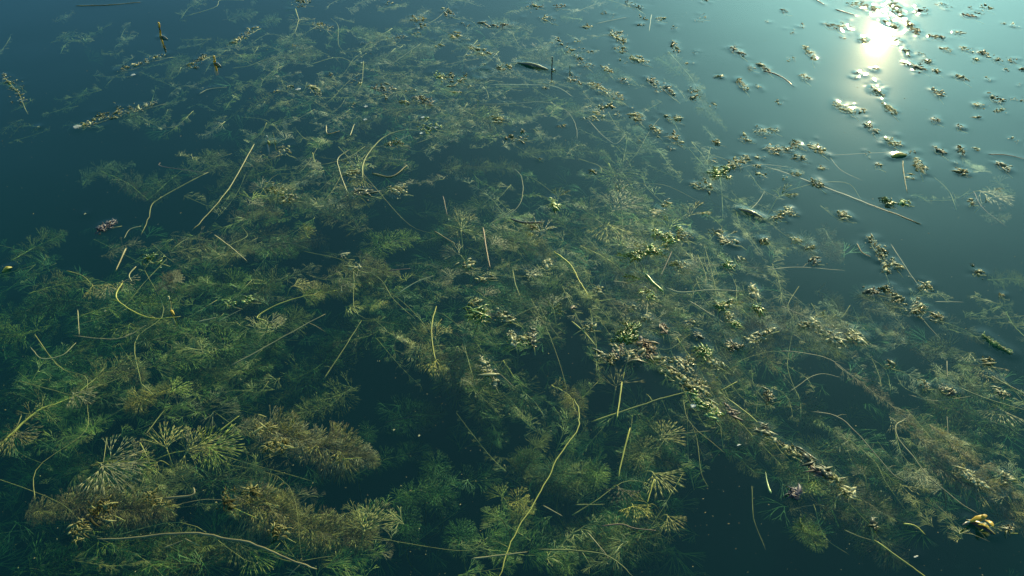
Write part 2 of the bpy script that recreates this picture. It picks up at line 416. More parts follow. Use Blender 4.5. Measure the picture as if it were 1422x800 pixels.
shoot([(215, 405), (238, 392), (248, 380)], 20, [P_, B_], (1.5, 1), 'brush', .2, 6, 'tan', label='pale brown tuft above the pale yellow stub')
shoot([(235, 352), (290, 345), (345, 352)], 30, [B_, O_], (4, 5), 'brush', .22, 5, 'tan')
shoot([(345, 350), (400, 338), (430, 345)], 28, [B_, 'deep'], (5, 6), 'brush', .25, 4, 'tan')
shoot([(250, 395), (320, 395), (380, 400)], 36, ['deep', G], (7, 7), 'fan', .3, 4)
shoot([(420, 412), (470, 400), (535, 378)], 28, ['yellow', O_, G], (3, 5), 'brush', .14, 6, 'yellow', label='fuzzy yellow green shoot in the middle of the left half')
shoot([(455, 385), (500, 372), (545, 380)], 26, [B_, O_], (4, 4), 'brush', .2, 5)
shoot([(560, 470), (600, 500), (650, 528)], 38, [B_, O_], (3, 5), 'brush', .25, 5, 'tan', label='brown fuzzy shoot below the upright yellow green curl')
shoot([(640, 480), (670, 540), (665, 590)], 34, ['deep', O_, G], (4, 9), 'brush', .25, 5, 'olive', label='green shoot hanging down into deep water left of centre bottom')
shoot([(700, 500), (725, 550), (700, 575)], 30, ['deep', O_], (5, 9), 'brush', .3, 5)
shoot([(430, 330), (426, 325), (424, 312)], 20, ['green', 'yellow'], (1.5, .8), 'loose', .3, 6, label='bright green tuft at the end of a pale stem')
fan(375, 447, 20, 24, 'pale', .5, 2, label='pale folded fan leaf left of the upper end of the long tan stem')
fan(405, 398, 15, 26, 'olive', .8, 2, label='yellow brown fan leaf above the hooked green stalk')
fan(420, 395, -10, 22, 'olive', .7, 1)
shoot([(610, 238), (660, 232), (722, 236)], 22, [O_, B_], (7, 8), 'brush', .2, 5, label='blurred tan green shoot in dark water at upper centre')
shoot([(720, 215), (780, 208), (842, 213)], 18, [O_, P_], (7, 8), 'brush', .25, 5, label='blurred pale shoot right of the upper centre tan green shoot')
shoot([(640, 152), (690, 178), (660, 190)], 26, [O_, P_, G], (3, 4), 'brush', .25, 5)
shoot([(805, 342), (845, 360), (870, 382)], 12, ['green', 'olive'], (.7, 2), 'brush', .35, 5, label='light green tapering bud shoot left of the bright green leaf stalk')
shoot([(852, 390), (880, 395), (905, 402)], 24, [B_, P_], (1.5, 1), 'brush', .25, 5, 'tan')
shoot([(928, 72), (962, 112), (980, 150), (1012, 182)], 14, [P_, O_], (4, 6), 'brush', .3, 4, 'olive', label='faint pale shoot curving down right in the open upper water')
shoot([(1235, 580), (1290, 618), (1345, 655), (1420, 690)], 34, [P_, P_, O_], (1.0, 1.2), 'brush', .2, 5, 'tan', fwd=2.4, label='long streaming feathery shoot running down to the right edge')
shoot([(1275, 625), (1330, 670), (1380, 700), (1440, 735)], 38, [P_, O_, B_], (2, 2), 'brush', .3, 4, 'tan', fwd=2.2)
shoot([(1290, 590), (1340, 632), (1400, 660)], 26, [P_, 'tan', O_], (.8, 1.0), 'brush', .22, 4, 'tan', fwd=2.6)
shoot([(1360, 740), (1400, 720), (1440, 705)], 34, [O_, B_], (2.5, 3), 'brush', .25, 5)
shoot([(1160, 505), (1200, 535), (1245, 570), (1275, 600)], 22, [P_, B_], (1, 1.2), 'brush', .35, 3, 'tan', fwd=1.8)
shoot([(1150, 665), (1190, 690), (1230, 720)], 30, [B_, P_, O_], (3, 3), 'brush', .25, 4, 'tan')
shoot([(1180, 700), (1220, 745), (1245, 780)], 34, [B_, O_, 'deep'], (5, 7), 'brush', .25, 4, 'olive')
shoot([(1110, 720), (1118, 740), (1128, 760)], 30, ['green', 'deep'], (2, 1.5), 'fan', .3, 5, label='bright green tuft of fans in the dark water at lower right')
shoot([(1085, 425), (1140, 450), (1200, 475)], 24, [P_, O_, B_], (1.2, 1.2), 'brush', .25, 5, 'tan')
shoot([(1030, 430), (1060, 455), (1100, 470)], 26, [O_, B_], (3, 4), 'brush', .3, 4)
shoot([(940, 470), (975, 520), (1000, 572)], 22, [O_, P_, G], (1, 1.2), 'brush', .22, 5, 'yellow')
shoot([(1000, 560), (1040, 600), (1090, 650)], 30, [O_, 'deep', B_], (2.5, 3.5), 'brush', .28, 4)
# near centre
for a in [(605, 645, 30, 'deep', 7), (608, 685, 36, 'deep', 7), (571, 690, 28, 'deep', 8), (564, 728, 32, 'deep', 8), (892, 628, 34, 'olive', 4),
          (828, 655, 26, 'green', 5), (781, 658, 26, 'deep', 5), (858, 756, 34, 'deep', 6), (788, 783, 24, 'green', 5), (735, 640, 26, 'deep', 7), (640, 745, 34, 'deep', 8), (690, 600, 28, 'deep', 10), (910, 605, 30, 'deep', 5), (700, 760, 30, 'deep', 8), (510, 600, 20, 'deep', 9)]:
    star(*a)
star(720, 697, 24, 'yellow', 1.5, 7, 'brush', label='yellow green tuft with a glossy bud left of the long S shaped stem')
fan(505, 740, 70, 48, 'olive', 1.5, 3, label='upright rounded fan at the right end of the lower brown shoot')
fan(700, 692, 140, 28, 'green', .7, 2, label='bright green fan pointing up left beside the yellow green tuft')
fan(695, 720, 165, 28, 'green', 1, 2, label='bright green fan below the other one beside the yellow green tuft')
fan(926, 715, -50, 30, 'olive', .8, 2, label='lone fan leaf over clear dark water at lower centre right')
fan(905, 655, -35, 48, 'olive', 2, 3, label='big soft olive fan right of the yellow stalk at lower centre')
fan(915, 612, 30, 36, 'olive', 1.6, 3)
fan(878, 700, -75, 30, 'yellow', .8, 3, 'loose', label='bright yellow green branching leaf below the short bright stub')
fan(905, 700, 200, 34, 'yellow', 1, 2, 'loose')
fan(858, 675, -60, 34, 'brown', 1.5, 3, 'loose')
fan(855, 540, 75, 32, 'olive', 1.4, 2)
shoot([(765, 535), (790, 548), (802, 572)], 26, [O_, B_, 'yellow'], (2, 1.2), 'brush', .28, 5, 'yellow')
shoot([(865, 560), (905, 590), (925, 640)], 34, [O_, 'deep'], (4, 6), 'loose', .4, 4)
fan(604, 470, 60, 26, 'olive', .8, 3, 'brush'); fan(604, 470, 130, 26, 'olive', .8, 3, 'brush'); fan(606, 500, -120, 26, 'yellow', .8, 3, 'brush')
fan(640, 320, 100, 26, 'olive', 1, 2, 'brush'); fan(682, 340, 20, 24, 'pale', .8, 2); fan(640, 355, 150, 30, 'pale', 1.2, 2)
# middle, fans at the surface
for (x, y, a, s, mt, d) in [(888, 360, 150, 30, 'green', .5), (898, 357, 60, 26, 'olive', .4), (900, 392, 140, 30, 'green', .4), (905, 400, 200, 28, 'pale', .5), (897, 412, 250, 22, 'pale', .4),
        (880, 460, 160, 26, 'green', .5), (872, 462, 110, 22, 'olive', .5), (768, 428, 120, 22, 'pale', .4), (764, 436, 40, 20, 'green', .4), (748, 440, 210, 24, 'pale', .6), (668, 440, 130, 18, 'crustgreen', .3),
        (668, 438, 30, 18, 'pale', .3), (672, 412, 60, 18, 'pale', .4), (955, 365, -20, 18, 'pale', .4), (870, 345, 30, 26, 'pale', .8), (1000, 428, 160, 24, 'green', .6), (1008, 425, 40, 20, 'olive', .5),
        (752, 328, 110, 24, 'pale', .5), (750, 330, 210, 20, 'olive', .5), (850, 295, 30, 40, 'pale', 1.5), (860, 290, 150, 40, 'pale', 1.8), (845, 310, 250, 34, 'olive', 1.8), (872, 425, 200, 28, 'brown', 1), (640, 320, 200, 24, 'olive', 1.5),
        (350, 280, 80, 20, 'green', .6), (345, 285, 30, 20, 'pale', .6), (365, 262, 150, 20, 'pale', .8), (388, 268, 40, 20, 'olive', .8), (500, 275, 200, 24, 'olive', .8), (540, 262, -20, 24, 'pale', .9), (365, 215, 200, 20, 'pale', .7),
        (775, 275, 60, 14, 'green', .3), (1080, 275, 30, 22, 'green', .5), (1360, 265, -20, 40, 'pale', .8), (1375, 275, 10, 30, 'pale', .8), (1385, 565, -70, 34, 'pale', 1.5), (1350, 490, 200, 30, 'pale', 2), (1370, 505, 250, 28, 'brown', 2),
        (232, 625, 110, 34, 'olive', 1.2), (222, 640, 210, 30, 'olive', .8), (235, 545, 30, 36, 'green', 1.2), (200, 555, 200, 30, 'olive', .8), (150, 395, 240, 24, 'pale', .8), (170, 390, -40, 20, 'pale', .7), (128, 395, -60, 22, 'olive', 1),
        (180, 450, -100, 26, 'green', 2), (20, 600, -100, 34, 'olive', .8), (22, 600, -50, 30, 'pale', .8), (100, 545, -30, 30, 'pale', 1), (330, 748, -100, 40, 'olive', 3), (345, 765, -40, 44, 'green', 4), (280, 780, -60, 44, 'deep', 5), (240, 390, 20, 18, 'pale', .4),
        (500, 235, 120, 22, 'green', .6), (505, 248, 240, 16, 'yellow', .3), (1000, 335, 70, 18, 'olive', .6), (735, 385, 60, 18, 'pale', .8), (720, 340, 190, 22, 'olive', 1), (930, 320, 70, 22, 'green', .8), (955, 302, 30, 26, 'olive', 1),
        (1310, 680, 160, 26, 'pale', .5), (1250, 672, -60, 28, 'olive', 1.4), (1280, 660, 200, 26, 'pale', 1), (1400, 690, 160, 34, 'pale', .6), (1200, 660, 150, 26, 'pale', .5), (1130, 665, -40, 20, 'green', .3), (1128, 668, -100, 20, 'green', .3)]:
    fan(x, y, a, s, mt, d, 2, rng.choice(['fan', 'fan', 'loose']), {'pale': 'pale grey fan leaf', 'green': 'green fan leaf', 'olive': 'olive fan leaf', 'brown': 'brown fan leaf', 'yellow': 'yellow fan leaf', 'deep': 'dark green fan leaf', 'crustgreen': 'knobbly green fan leaf'}[mt])

for (x, y, mt) in [(886, 352, 'crustgreen'), (905, 347, 'crustgreen'), (898, 408, 'crustgreen'), (878, 456, 'crustgreen'), (870, 470, 'crustgreen'), (1003, 424, 'crustgreen'), (664, 436, 'crustgreen')]:
    EXTRA.append((x, y, mt))

# ---- shoots drifting lower in the water: (centre x, y, spread x, y, how many, depth range cm, leaf px, direction in the picture, materials)
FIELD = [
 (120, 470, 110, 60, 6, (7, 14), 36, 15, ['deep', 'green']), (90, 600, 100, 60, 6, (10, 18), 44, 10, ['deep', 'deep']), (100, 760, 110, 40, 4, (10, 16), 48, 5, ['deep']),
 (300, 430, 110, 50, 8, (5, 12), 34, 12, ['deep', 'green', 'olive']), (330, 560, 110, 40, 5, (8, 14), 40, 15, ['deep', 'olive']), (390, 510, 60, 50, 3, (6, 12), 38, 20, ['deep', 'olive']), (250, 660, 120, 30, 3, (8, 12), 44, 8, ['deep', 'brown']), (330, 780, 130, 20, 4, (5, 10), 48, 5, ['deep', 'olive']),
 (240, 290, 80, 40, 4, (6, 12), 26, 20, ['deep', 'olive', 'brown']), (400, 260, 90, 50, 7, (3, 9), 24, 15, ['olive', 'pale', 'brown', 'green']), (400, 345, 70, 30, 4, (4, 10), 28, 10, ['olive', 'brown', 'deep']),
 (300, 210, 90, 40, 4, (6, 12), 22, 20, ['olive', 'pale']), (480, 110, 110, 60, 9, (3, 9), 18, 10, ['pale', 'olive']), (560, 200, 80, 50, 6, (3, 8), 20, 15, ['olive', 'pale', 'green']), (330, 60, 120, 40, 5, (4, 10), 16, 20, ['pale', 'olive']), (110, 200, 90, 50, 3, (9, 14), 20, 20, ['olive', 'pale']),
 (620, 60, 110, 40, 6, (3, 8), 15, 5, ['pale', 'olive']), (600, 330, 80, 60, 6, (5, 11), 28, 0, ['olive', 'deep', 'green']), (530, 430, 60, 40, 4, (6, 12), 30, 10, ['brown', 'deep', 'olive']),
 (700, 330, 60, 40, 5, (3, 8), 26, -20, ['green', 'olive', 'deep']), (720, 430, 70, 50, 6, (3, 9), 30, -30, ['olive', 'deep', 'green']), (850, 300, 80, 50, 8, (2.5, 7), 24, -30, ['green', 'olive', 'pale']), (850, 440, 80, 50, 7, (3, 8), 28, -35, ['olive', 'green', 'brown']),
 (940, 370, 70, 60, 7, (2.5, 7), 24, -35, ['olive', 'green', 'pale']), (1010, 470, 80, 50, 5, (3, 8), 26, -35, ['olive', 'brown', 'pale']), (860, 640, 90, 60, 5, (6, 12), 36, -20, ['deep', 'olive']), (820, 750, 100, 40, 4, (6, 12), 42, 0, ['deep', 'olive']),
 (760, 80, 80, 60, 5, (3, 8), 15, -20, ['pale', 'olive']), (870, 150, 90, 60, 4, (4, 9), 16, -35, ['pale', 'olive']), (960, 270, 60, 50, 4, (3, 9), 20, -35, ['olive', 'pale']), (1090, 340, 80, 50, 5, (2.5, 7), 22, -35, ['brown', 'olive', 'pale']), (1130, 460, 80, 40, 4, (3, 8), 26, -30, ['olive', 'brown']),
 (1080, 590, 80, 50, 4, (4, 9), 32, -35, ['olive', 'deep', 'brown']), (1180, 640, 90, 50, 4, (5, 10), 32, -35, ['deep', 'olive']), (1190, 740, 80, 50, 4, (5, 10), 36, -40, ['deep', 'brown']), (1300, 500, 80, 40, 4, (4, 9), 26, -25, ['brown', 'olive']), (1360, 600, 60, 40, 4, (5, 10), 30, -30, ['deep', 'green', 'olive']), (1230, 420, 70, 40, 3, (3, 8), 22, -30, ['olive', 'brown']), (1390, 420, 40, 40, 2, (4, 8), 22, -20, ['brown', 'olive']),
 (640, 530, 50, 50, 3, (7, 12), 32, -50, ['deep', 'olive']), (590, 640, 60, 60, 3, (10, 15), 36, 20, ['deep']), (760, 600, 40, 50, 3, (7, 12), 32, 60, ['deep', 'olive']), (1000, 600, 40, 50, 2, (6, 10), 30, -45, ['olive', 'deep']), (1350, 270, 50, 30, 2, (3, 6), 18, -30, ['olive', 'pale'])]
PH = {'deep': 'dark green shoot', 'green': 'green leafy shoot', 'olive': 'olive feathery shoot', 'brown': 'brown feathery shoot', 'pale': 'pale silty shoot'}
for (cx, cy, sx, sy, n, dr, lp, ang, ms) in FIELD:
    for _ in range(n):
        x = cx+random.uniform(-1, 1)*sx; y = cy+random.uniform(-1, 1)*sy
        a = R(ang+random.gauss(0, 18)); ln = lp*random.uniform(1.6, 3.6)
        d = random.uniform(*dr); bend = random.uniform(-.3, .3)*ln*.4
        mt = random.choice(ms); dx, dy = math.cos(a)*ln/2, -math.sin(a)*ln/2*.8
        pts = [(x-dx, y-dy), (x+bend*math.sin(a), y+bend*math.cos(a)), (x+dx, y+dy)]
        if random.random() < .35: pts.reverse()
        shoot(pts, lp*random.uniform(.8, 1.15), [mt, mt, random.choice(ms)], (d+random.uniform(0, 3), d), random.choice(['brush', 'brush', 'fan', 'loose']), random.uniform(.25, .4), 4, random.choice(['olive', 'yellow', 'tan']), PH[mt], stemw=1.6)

# ------------------------------------------------------------------ stalks
Y, T_, PS, RS, D_ = 'yellow', 'tan', 'palestem', 'redstem', 'darkwood'
st = stalk
st([(135, 749), (189, 746), (236, 741), (287, 742), (355, 755), (399, 773), (437, 789)], 6, T_, (.6, 0), label='long yellow tan branch lying across the lower left', both=True, taper=.6)
st([(353, 200), (325, 250), (298, 290), (268, 321)], 3.6, PS, label='long straight tan stalk leaning right at upper left')
st([(290, 239), (232, 270), (210, 285), (205, 310), (197, 328)], 3.2, 'olive', (.4, .5))
st([(222, 226), (226, 231), (290, 240)], 2.4, RS, (1, 1.2))
st([(196, 314), (180, 319), (172, 332)], 2.6, PS, (.4, .2)); st([(175, 345), (168, 360), (160, 377)], 5, T_, label='short thick brown stick in the left weeds')
st([(298, 326), (320, 343), (343, 363)], 4, T_, label='short straight brown stick leaning left in the left weeds')
st([(92, 376), (115, 383), (129, 396)], 3.4, Y, (0, .4)); st([(189, 370), (179, 382), (183, 391)], 3.6, PS)
st([(170, 393), (161, 413), (179, 430), (209, 442), (250, 440)], 4.2, Y, label='bright yellow green curved stalk in the left weeds')
st([(108, 430), (110, 466)], 2.6, PS); st([(101, 466), (145, 470), (175, 467), (202, 451)], 3, T_, (.2, 1.2)); st([(106, 476), (88, 493), (61, 498), (49, 488), (44, 481)], 3.2, PS, (.5, .1), label='pale upturned curved stalk near the left edge')
st([(302, 447), (334, 430)], 3, PS, (.8, .3)); st([(276, 447), (300, 441)], 6, 'pale', (.6, .6), phrase='short broad pale leaf blade', knots=False)
st([(320, 508), (359, 486), (402, 461), (449, 434)], 4, T_, (1.2, .3), label='long tan stem slanting up right, left of the dark open water')
st([(449, 528), (476, 488), (503, 446)], 3.4, 'olive', (1, .4), label='olive stem slanting up right at the edge of the dark open water')
st([(370, 446), (357, 440), (382, 425), (422, 412), (440, 411)], 4, Y, (.1, .6), label='hooked bright green stalk, its bend pointing left')
st([(552, 408), (578, 392), (603, 383)], 3.2, PS, (1.4, .4)); st([(603, 321), (633, 339)], 3.4, T_); st([(671, 316), (676, 349), (681, 373)], 4.4, RS, label='upright reddish brown stick at the centre'); st([(615, 272), (622, 299)], 2.6, RS, (.4, .4))
st([(606, 425), (600, 454), (603, 484), (607, 500)], 3.8, Y, label='upright yellow green curl left of centre'); st([(539, 376), (571, 373)], 3.4, RS, (.8, .6)); st([(679, 312), (714, 290)], 2.6, 'olive', (.6, .3))
st([(483, 268), (471, 236), (470, 219), (486, 207)], 3, PS, label='pale yellow bow shaped stalk at upper left centre'); st([(503, 250), (505, 226), (517, 206), (537, 189), (564, 182), (593, 184)], 4.4, Y, (.1, .6), label='branching green stalk arching right at upper left centre'); st([(517, 206), (544, 199), (571, 187)], 3, 'olive', (.6, .4)); st([(517, 241), (544, 245), (566, 229)], 5, T_, label='orange tan curved stalk under the branching green one')
st([(453, 174), (455, 186), (472, 182)], 4, T_); st([(486, 189), (492, 172)], 2.6, PS); st([(659, 145), (710, 145), (754, 143), (784, 152), (799, 175), (801, 196)], 1.8, PS, (.2, .6), label='very thin pale strand arching over the upper centre', knots=False)
st([(680, 118), (730, 119), (771, 121), (798, 135)], 3, PS, (.6, .5)); st([(815, 165), (838, 189), (855, 199), (869, 186)], 1.6, PS, (.4, .4), knots=False); st([(828, 33), (869, 24)], 2.6, PS, (.3, .2)); st([(905, 20), (902, 44)], 2, PS, (.3, .3))
st([(710, 233), (723, 243), (728, 267), (718, 290), (682, 311)], 1.8, PS, (1, .3), label='very thin strand curving through the dark water at upper centre', knots=False)
st([(709, 304), (727, 309), (753, 309)], 6, D_, label='short dark twig floating near the green bud at centre', both=True)
st([(769, 349), (791, 366), (805, 390), (818, 413)], 4, Y, label='bent yellow green stalk right of centre'); st([(825, 419), (855, 415)], 2.6, Y, (.4, .3)); st([(710, 442), (745, 425)], 3.8, 'olive', (.5, .2)); st([(794, 446), (812, 462), (828, 481)], 4, Y, (.2, .4))
st([(926, 400), (946, 406), (990, 403), (1032, 405)], 4.4, PS, (.6, 0), label='pale level stalk pointing right, beside the bright green leaf stalk'); st([(955, 417), (987, 437), (1017, 457)], 3.2, T_, (.4, .8)); st([(933, 349), (917, 383)], 2.6, RS, (.4, .3)); st([(899, 413), (898, 432), (897, 452)], 6, 'brown', (.2, .6), label='thick jointed brown stem hanging below the bright green leaf stalk')
st([(896, 380), (908, 393), (922, 405)], 8, 'crustgreen', phrase='stalk', label='broad bright yellow green leaf stalk at the heart of the weeds', taper=.8); st([(875, 488), (869, 510), (865, 528)], 2.8, Y, (.8, .6)); st([(864, 530), (861, 555), (857, 582)], 5, Y, (.2, 0))
st([(1042, 292), (1053, 280), (1061, 265)], 2, PS, (.3, .2)); st([(712, 376), (716, 396), (723, 413)], 3, Y, (.4, .4)); st([(970, 366), (1010, 370), (1062, 373)], 2, T_, (1, .8)); st([(1062, 376), (1106, 371), (1173, 376)], 2.4, T_, (.6, .3))
st([(1062, 231), (1119, 250), (1173, 270), (1214, 285), (1280, 311)], 5.4, T_, (.5, 0), label='long tapering stalk slanting down right over open water', both=True, taper=.35)
st([(1237, 339), (1261, 376), (1280, 402)], 1.9, PS, (.4, .3)); st([(1278, 440), (1292, 456), (1307, 472)], 2.8, PS, (.1, .5)); st([(1190, 338), (1197, 350), (1210, 357)], 3, T_); st([(1298, 419), (1339, 420)], 2.4, PS, (.3, .5))
st([(1080, 488), (1106, 489), (1150, 498), (1173, 513), (1200, 535)], 2.8, T_, (.8, .2)); st([(1366, 521), (1403, 535)], 3, 'olive', (.3, .2)); st([(1376, 522), (1400, 535), (1430, 550)], 3.8, PS, label='pale yellow stalk leaving the frame at the right edge')
st([(1352, 265), (1366, 289), (1400, 316)], 1.8, RS, (.4, .3)); st([(1315, 501), (1316, 525)], 3, T_, (.5, .3)); st([(1254, 223), (1256, 243), (1261, 268)], 3.2, PS, label='upright pale strand below the sun glint'); st([(1151, 216), (1207, 213), (1251, 210)], 1.4, PS, (.3, .3), knots=False); st([(1153, 219), (1167, 236), (1197, 251)], 1.4, PS, (.4, .4), knots=False)
st([(1372, 214), (1400, 216), (1430, 223)], 2.4, D_); st([(1060, 98), (1082, 105), (1104, 120)], 3.4, D_, label='dark thin twig left of the sun glint'); st([(1160, 13), (1187, 21)], 3.2, D_); st([(1131, -2), (1145, 7)], 3.2, D_); st([(105, 8), (150, 7), (195, 3)], 2.6, T_, label='faint brown stalk floating at the top left corner')
st([(1008, 552), (1041, 577), (1062, 598), (1094, 628)], 4.2, Y, (.6, .1)); st([(1126, 572), (1157, 576), (1180, 591), (1211, 624), (1240, 658), (1261, 671)], 3.6, T_, (.8, .3), label='long tan stalk bending down right at lower right')
st([(1256, 583), (1244, 592), (1249, 611), (1271, 638), (1291, 665)], 4, T_, (.1, .6), label='sharply bent tan stalk beside the streaming shoot'); st([(1291, 665), (1312, 682), (1335, 700), (1359, 714)], 3.4, T_, (.6, .1))
st([(1172, 736), (1190, 744), (1214, 751)], 3, 'olive', (1, .4)); st([(1214, 751), (1251, 778), (1290, 806)], 5, Y, (.2, 0), label='bright yellow stalk leaving the frame at the bottom right'); st([(1254, 727), (1271, 730), (1285, 742)], 4, Y); st([(1332, 538), (1359, 550), (1386, 559), (1430, 572)], 4, 'olive', (.5, .1))
st([(1315, 577), (1316, 611)], 2.8, T_, (1.5, 1.2)); st([(948, 549), (952, 575), (961, 591), (985, 610), (1007, 628)], 2.2, 'olive', (.4, .2), knots=False); st([(821, 586), (858, 574), (912, 555), (958, 543)], 5, Y, (.8, 0), label='yellow green stalk pointing right to the large crusted clump')
st([(912, 606), (946, 603), (987, 599)], 3.6, 'olive', (.8, .6)); st([(875, 594), (865, 631), (857, 665)], 5, Y, (0, .5), label='upright yellow stalk at lower centre right')
st([(798, 554), (803, 570), (798, 594), (777, 628), (754, 665), (734, 699), (712, 735), (699, 770), (687, 806)], 3.4, Y, (.3, .4), label='long S shaped yellow green stem running off the bottom edge', taper=.8)
st([(909, 665), (899, 699)], 4.4, Y); st([(799, 701), (840, 701)], 3.4, 'olive', (1, 1)); st([(744, 763), (794, 765), (842, 772), (879, 799)], 5, 'olive', (.7, .6), label='thick olive stem near the bottom edge, right of the long S shaped stem'); st([(655, 776), (690, 772), (734, 766)], 5, T_, (.6, .3), label='straight tan stem crossing the long S shaped stem'); st([(815, 739), (838, 766), (848, 781)], 4, T_, (1, .8))
st([(835, 731), (862, 728), (882, 734), (911, 737)], 4.4, RS, (.6, 0), label='reddish brown stick at the bottom centre'); st([(754, 702), (781, 717)], 3.4, T_, (1.2, 1)); st([(1024, 530), (1000, 543)], 3, Y); st([(1044, 675), (1047, 719), (1064, 763)], 2.4, 'olive', (3, 4)); st([(194, 614), (202, 630), (208, 645)], 4, Y, (.2, .6)); st([(202, 604), (229, 569)], 3.4, 'olive', (.4, 1))
st([(305, 599), (332, 577)], 4.4, Y, (.3, 0)); st([(196, 533), (214, 549)], 3.6, 'olive', (.8, .4)); st([(228, 692), (267, 687), (270, 676)], 7, T_, (.2, .1)); st([(324, 705), (359, 721)], 3.6, Y, (.6, .6)); st([(228, 761), (253, 751)], 3.8, T_, (1, .5)); st([(256, 748), (278, 759)], 3.4, T_, (1, 1)); st([(148, 608), (143, 645)], 3, 'olive', (1, .6)); st([(475, 638), (503, 636)], 3, Y, (.5, .5))
st([(30, 577), (20, 597), (0, 610)], 3.4, 'olive', (.3, .4)); st([(118, 545), (152, 531), (180, 520)], 3, 'olive', (.6, 1.5)); st([(276, 131), (290, 124), (315, 121)], 3, PS, (.2, .3)); st([(1071, 685), (1066, 672), (1063, 655)], 7, 'crustgreen', (0, .6), phrase='stalk', label='short green white blade pointing down at lower right', knots=False, taper=.3)
st([(1262, 548), (1300, 556), (1350, 549)], 2, T_, (1, .6)); st([(1020, 235), (1055, 228), (1100, 232)], 1.6, PS, (.3, .5), knots=False); st([(560, 45), (600, 30), (622, 12)], 2, 'olive', (.5, .3)); st([(585, 60), (560, 78), (535, 96)], 2, 'olive', (.5, .5)); st([(410, 12), (416, 30)], 3, Y, (.2, .2)); st([(1300, 700), (1340, 735), (1375, 752)], 2.2, T_, (1.5, 1.5)); st([(1130, 700), (1145, 745), (1180, 770)], 2.2, 'olive', (3, 3))
st([(655, 505), (690, 517), (716, 540)], 2.4, T_, (1.5, 1)); st([(575, 200), (610, 190), (640, 198)], 2.2, 'olive', (.5, .8)); st([(430, 90), (470, 80), (500, 92)], 2, 'olive', (.6, .8)); st([(1095, 545), (1135, 520), (1170, 525)], 2, T_, (1.2, 1)); st([(240, 345), (262, 332), (300, 335)], 2.4, 'olive', (.8, 1))

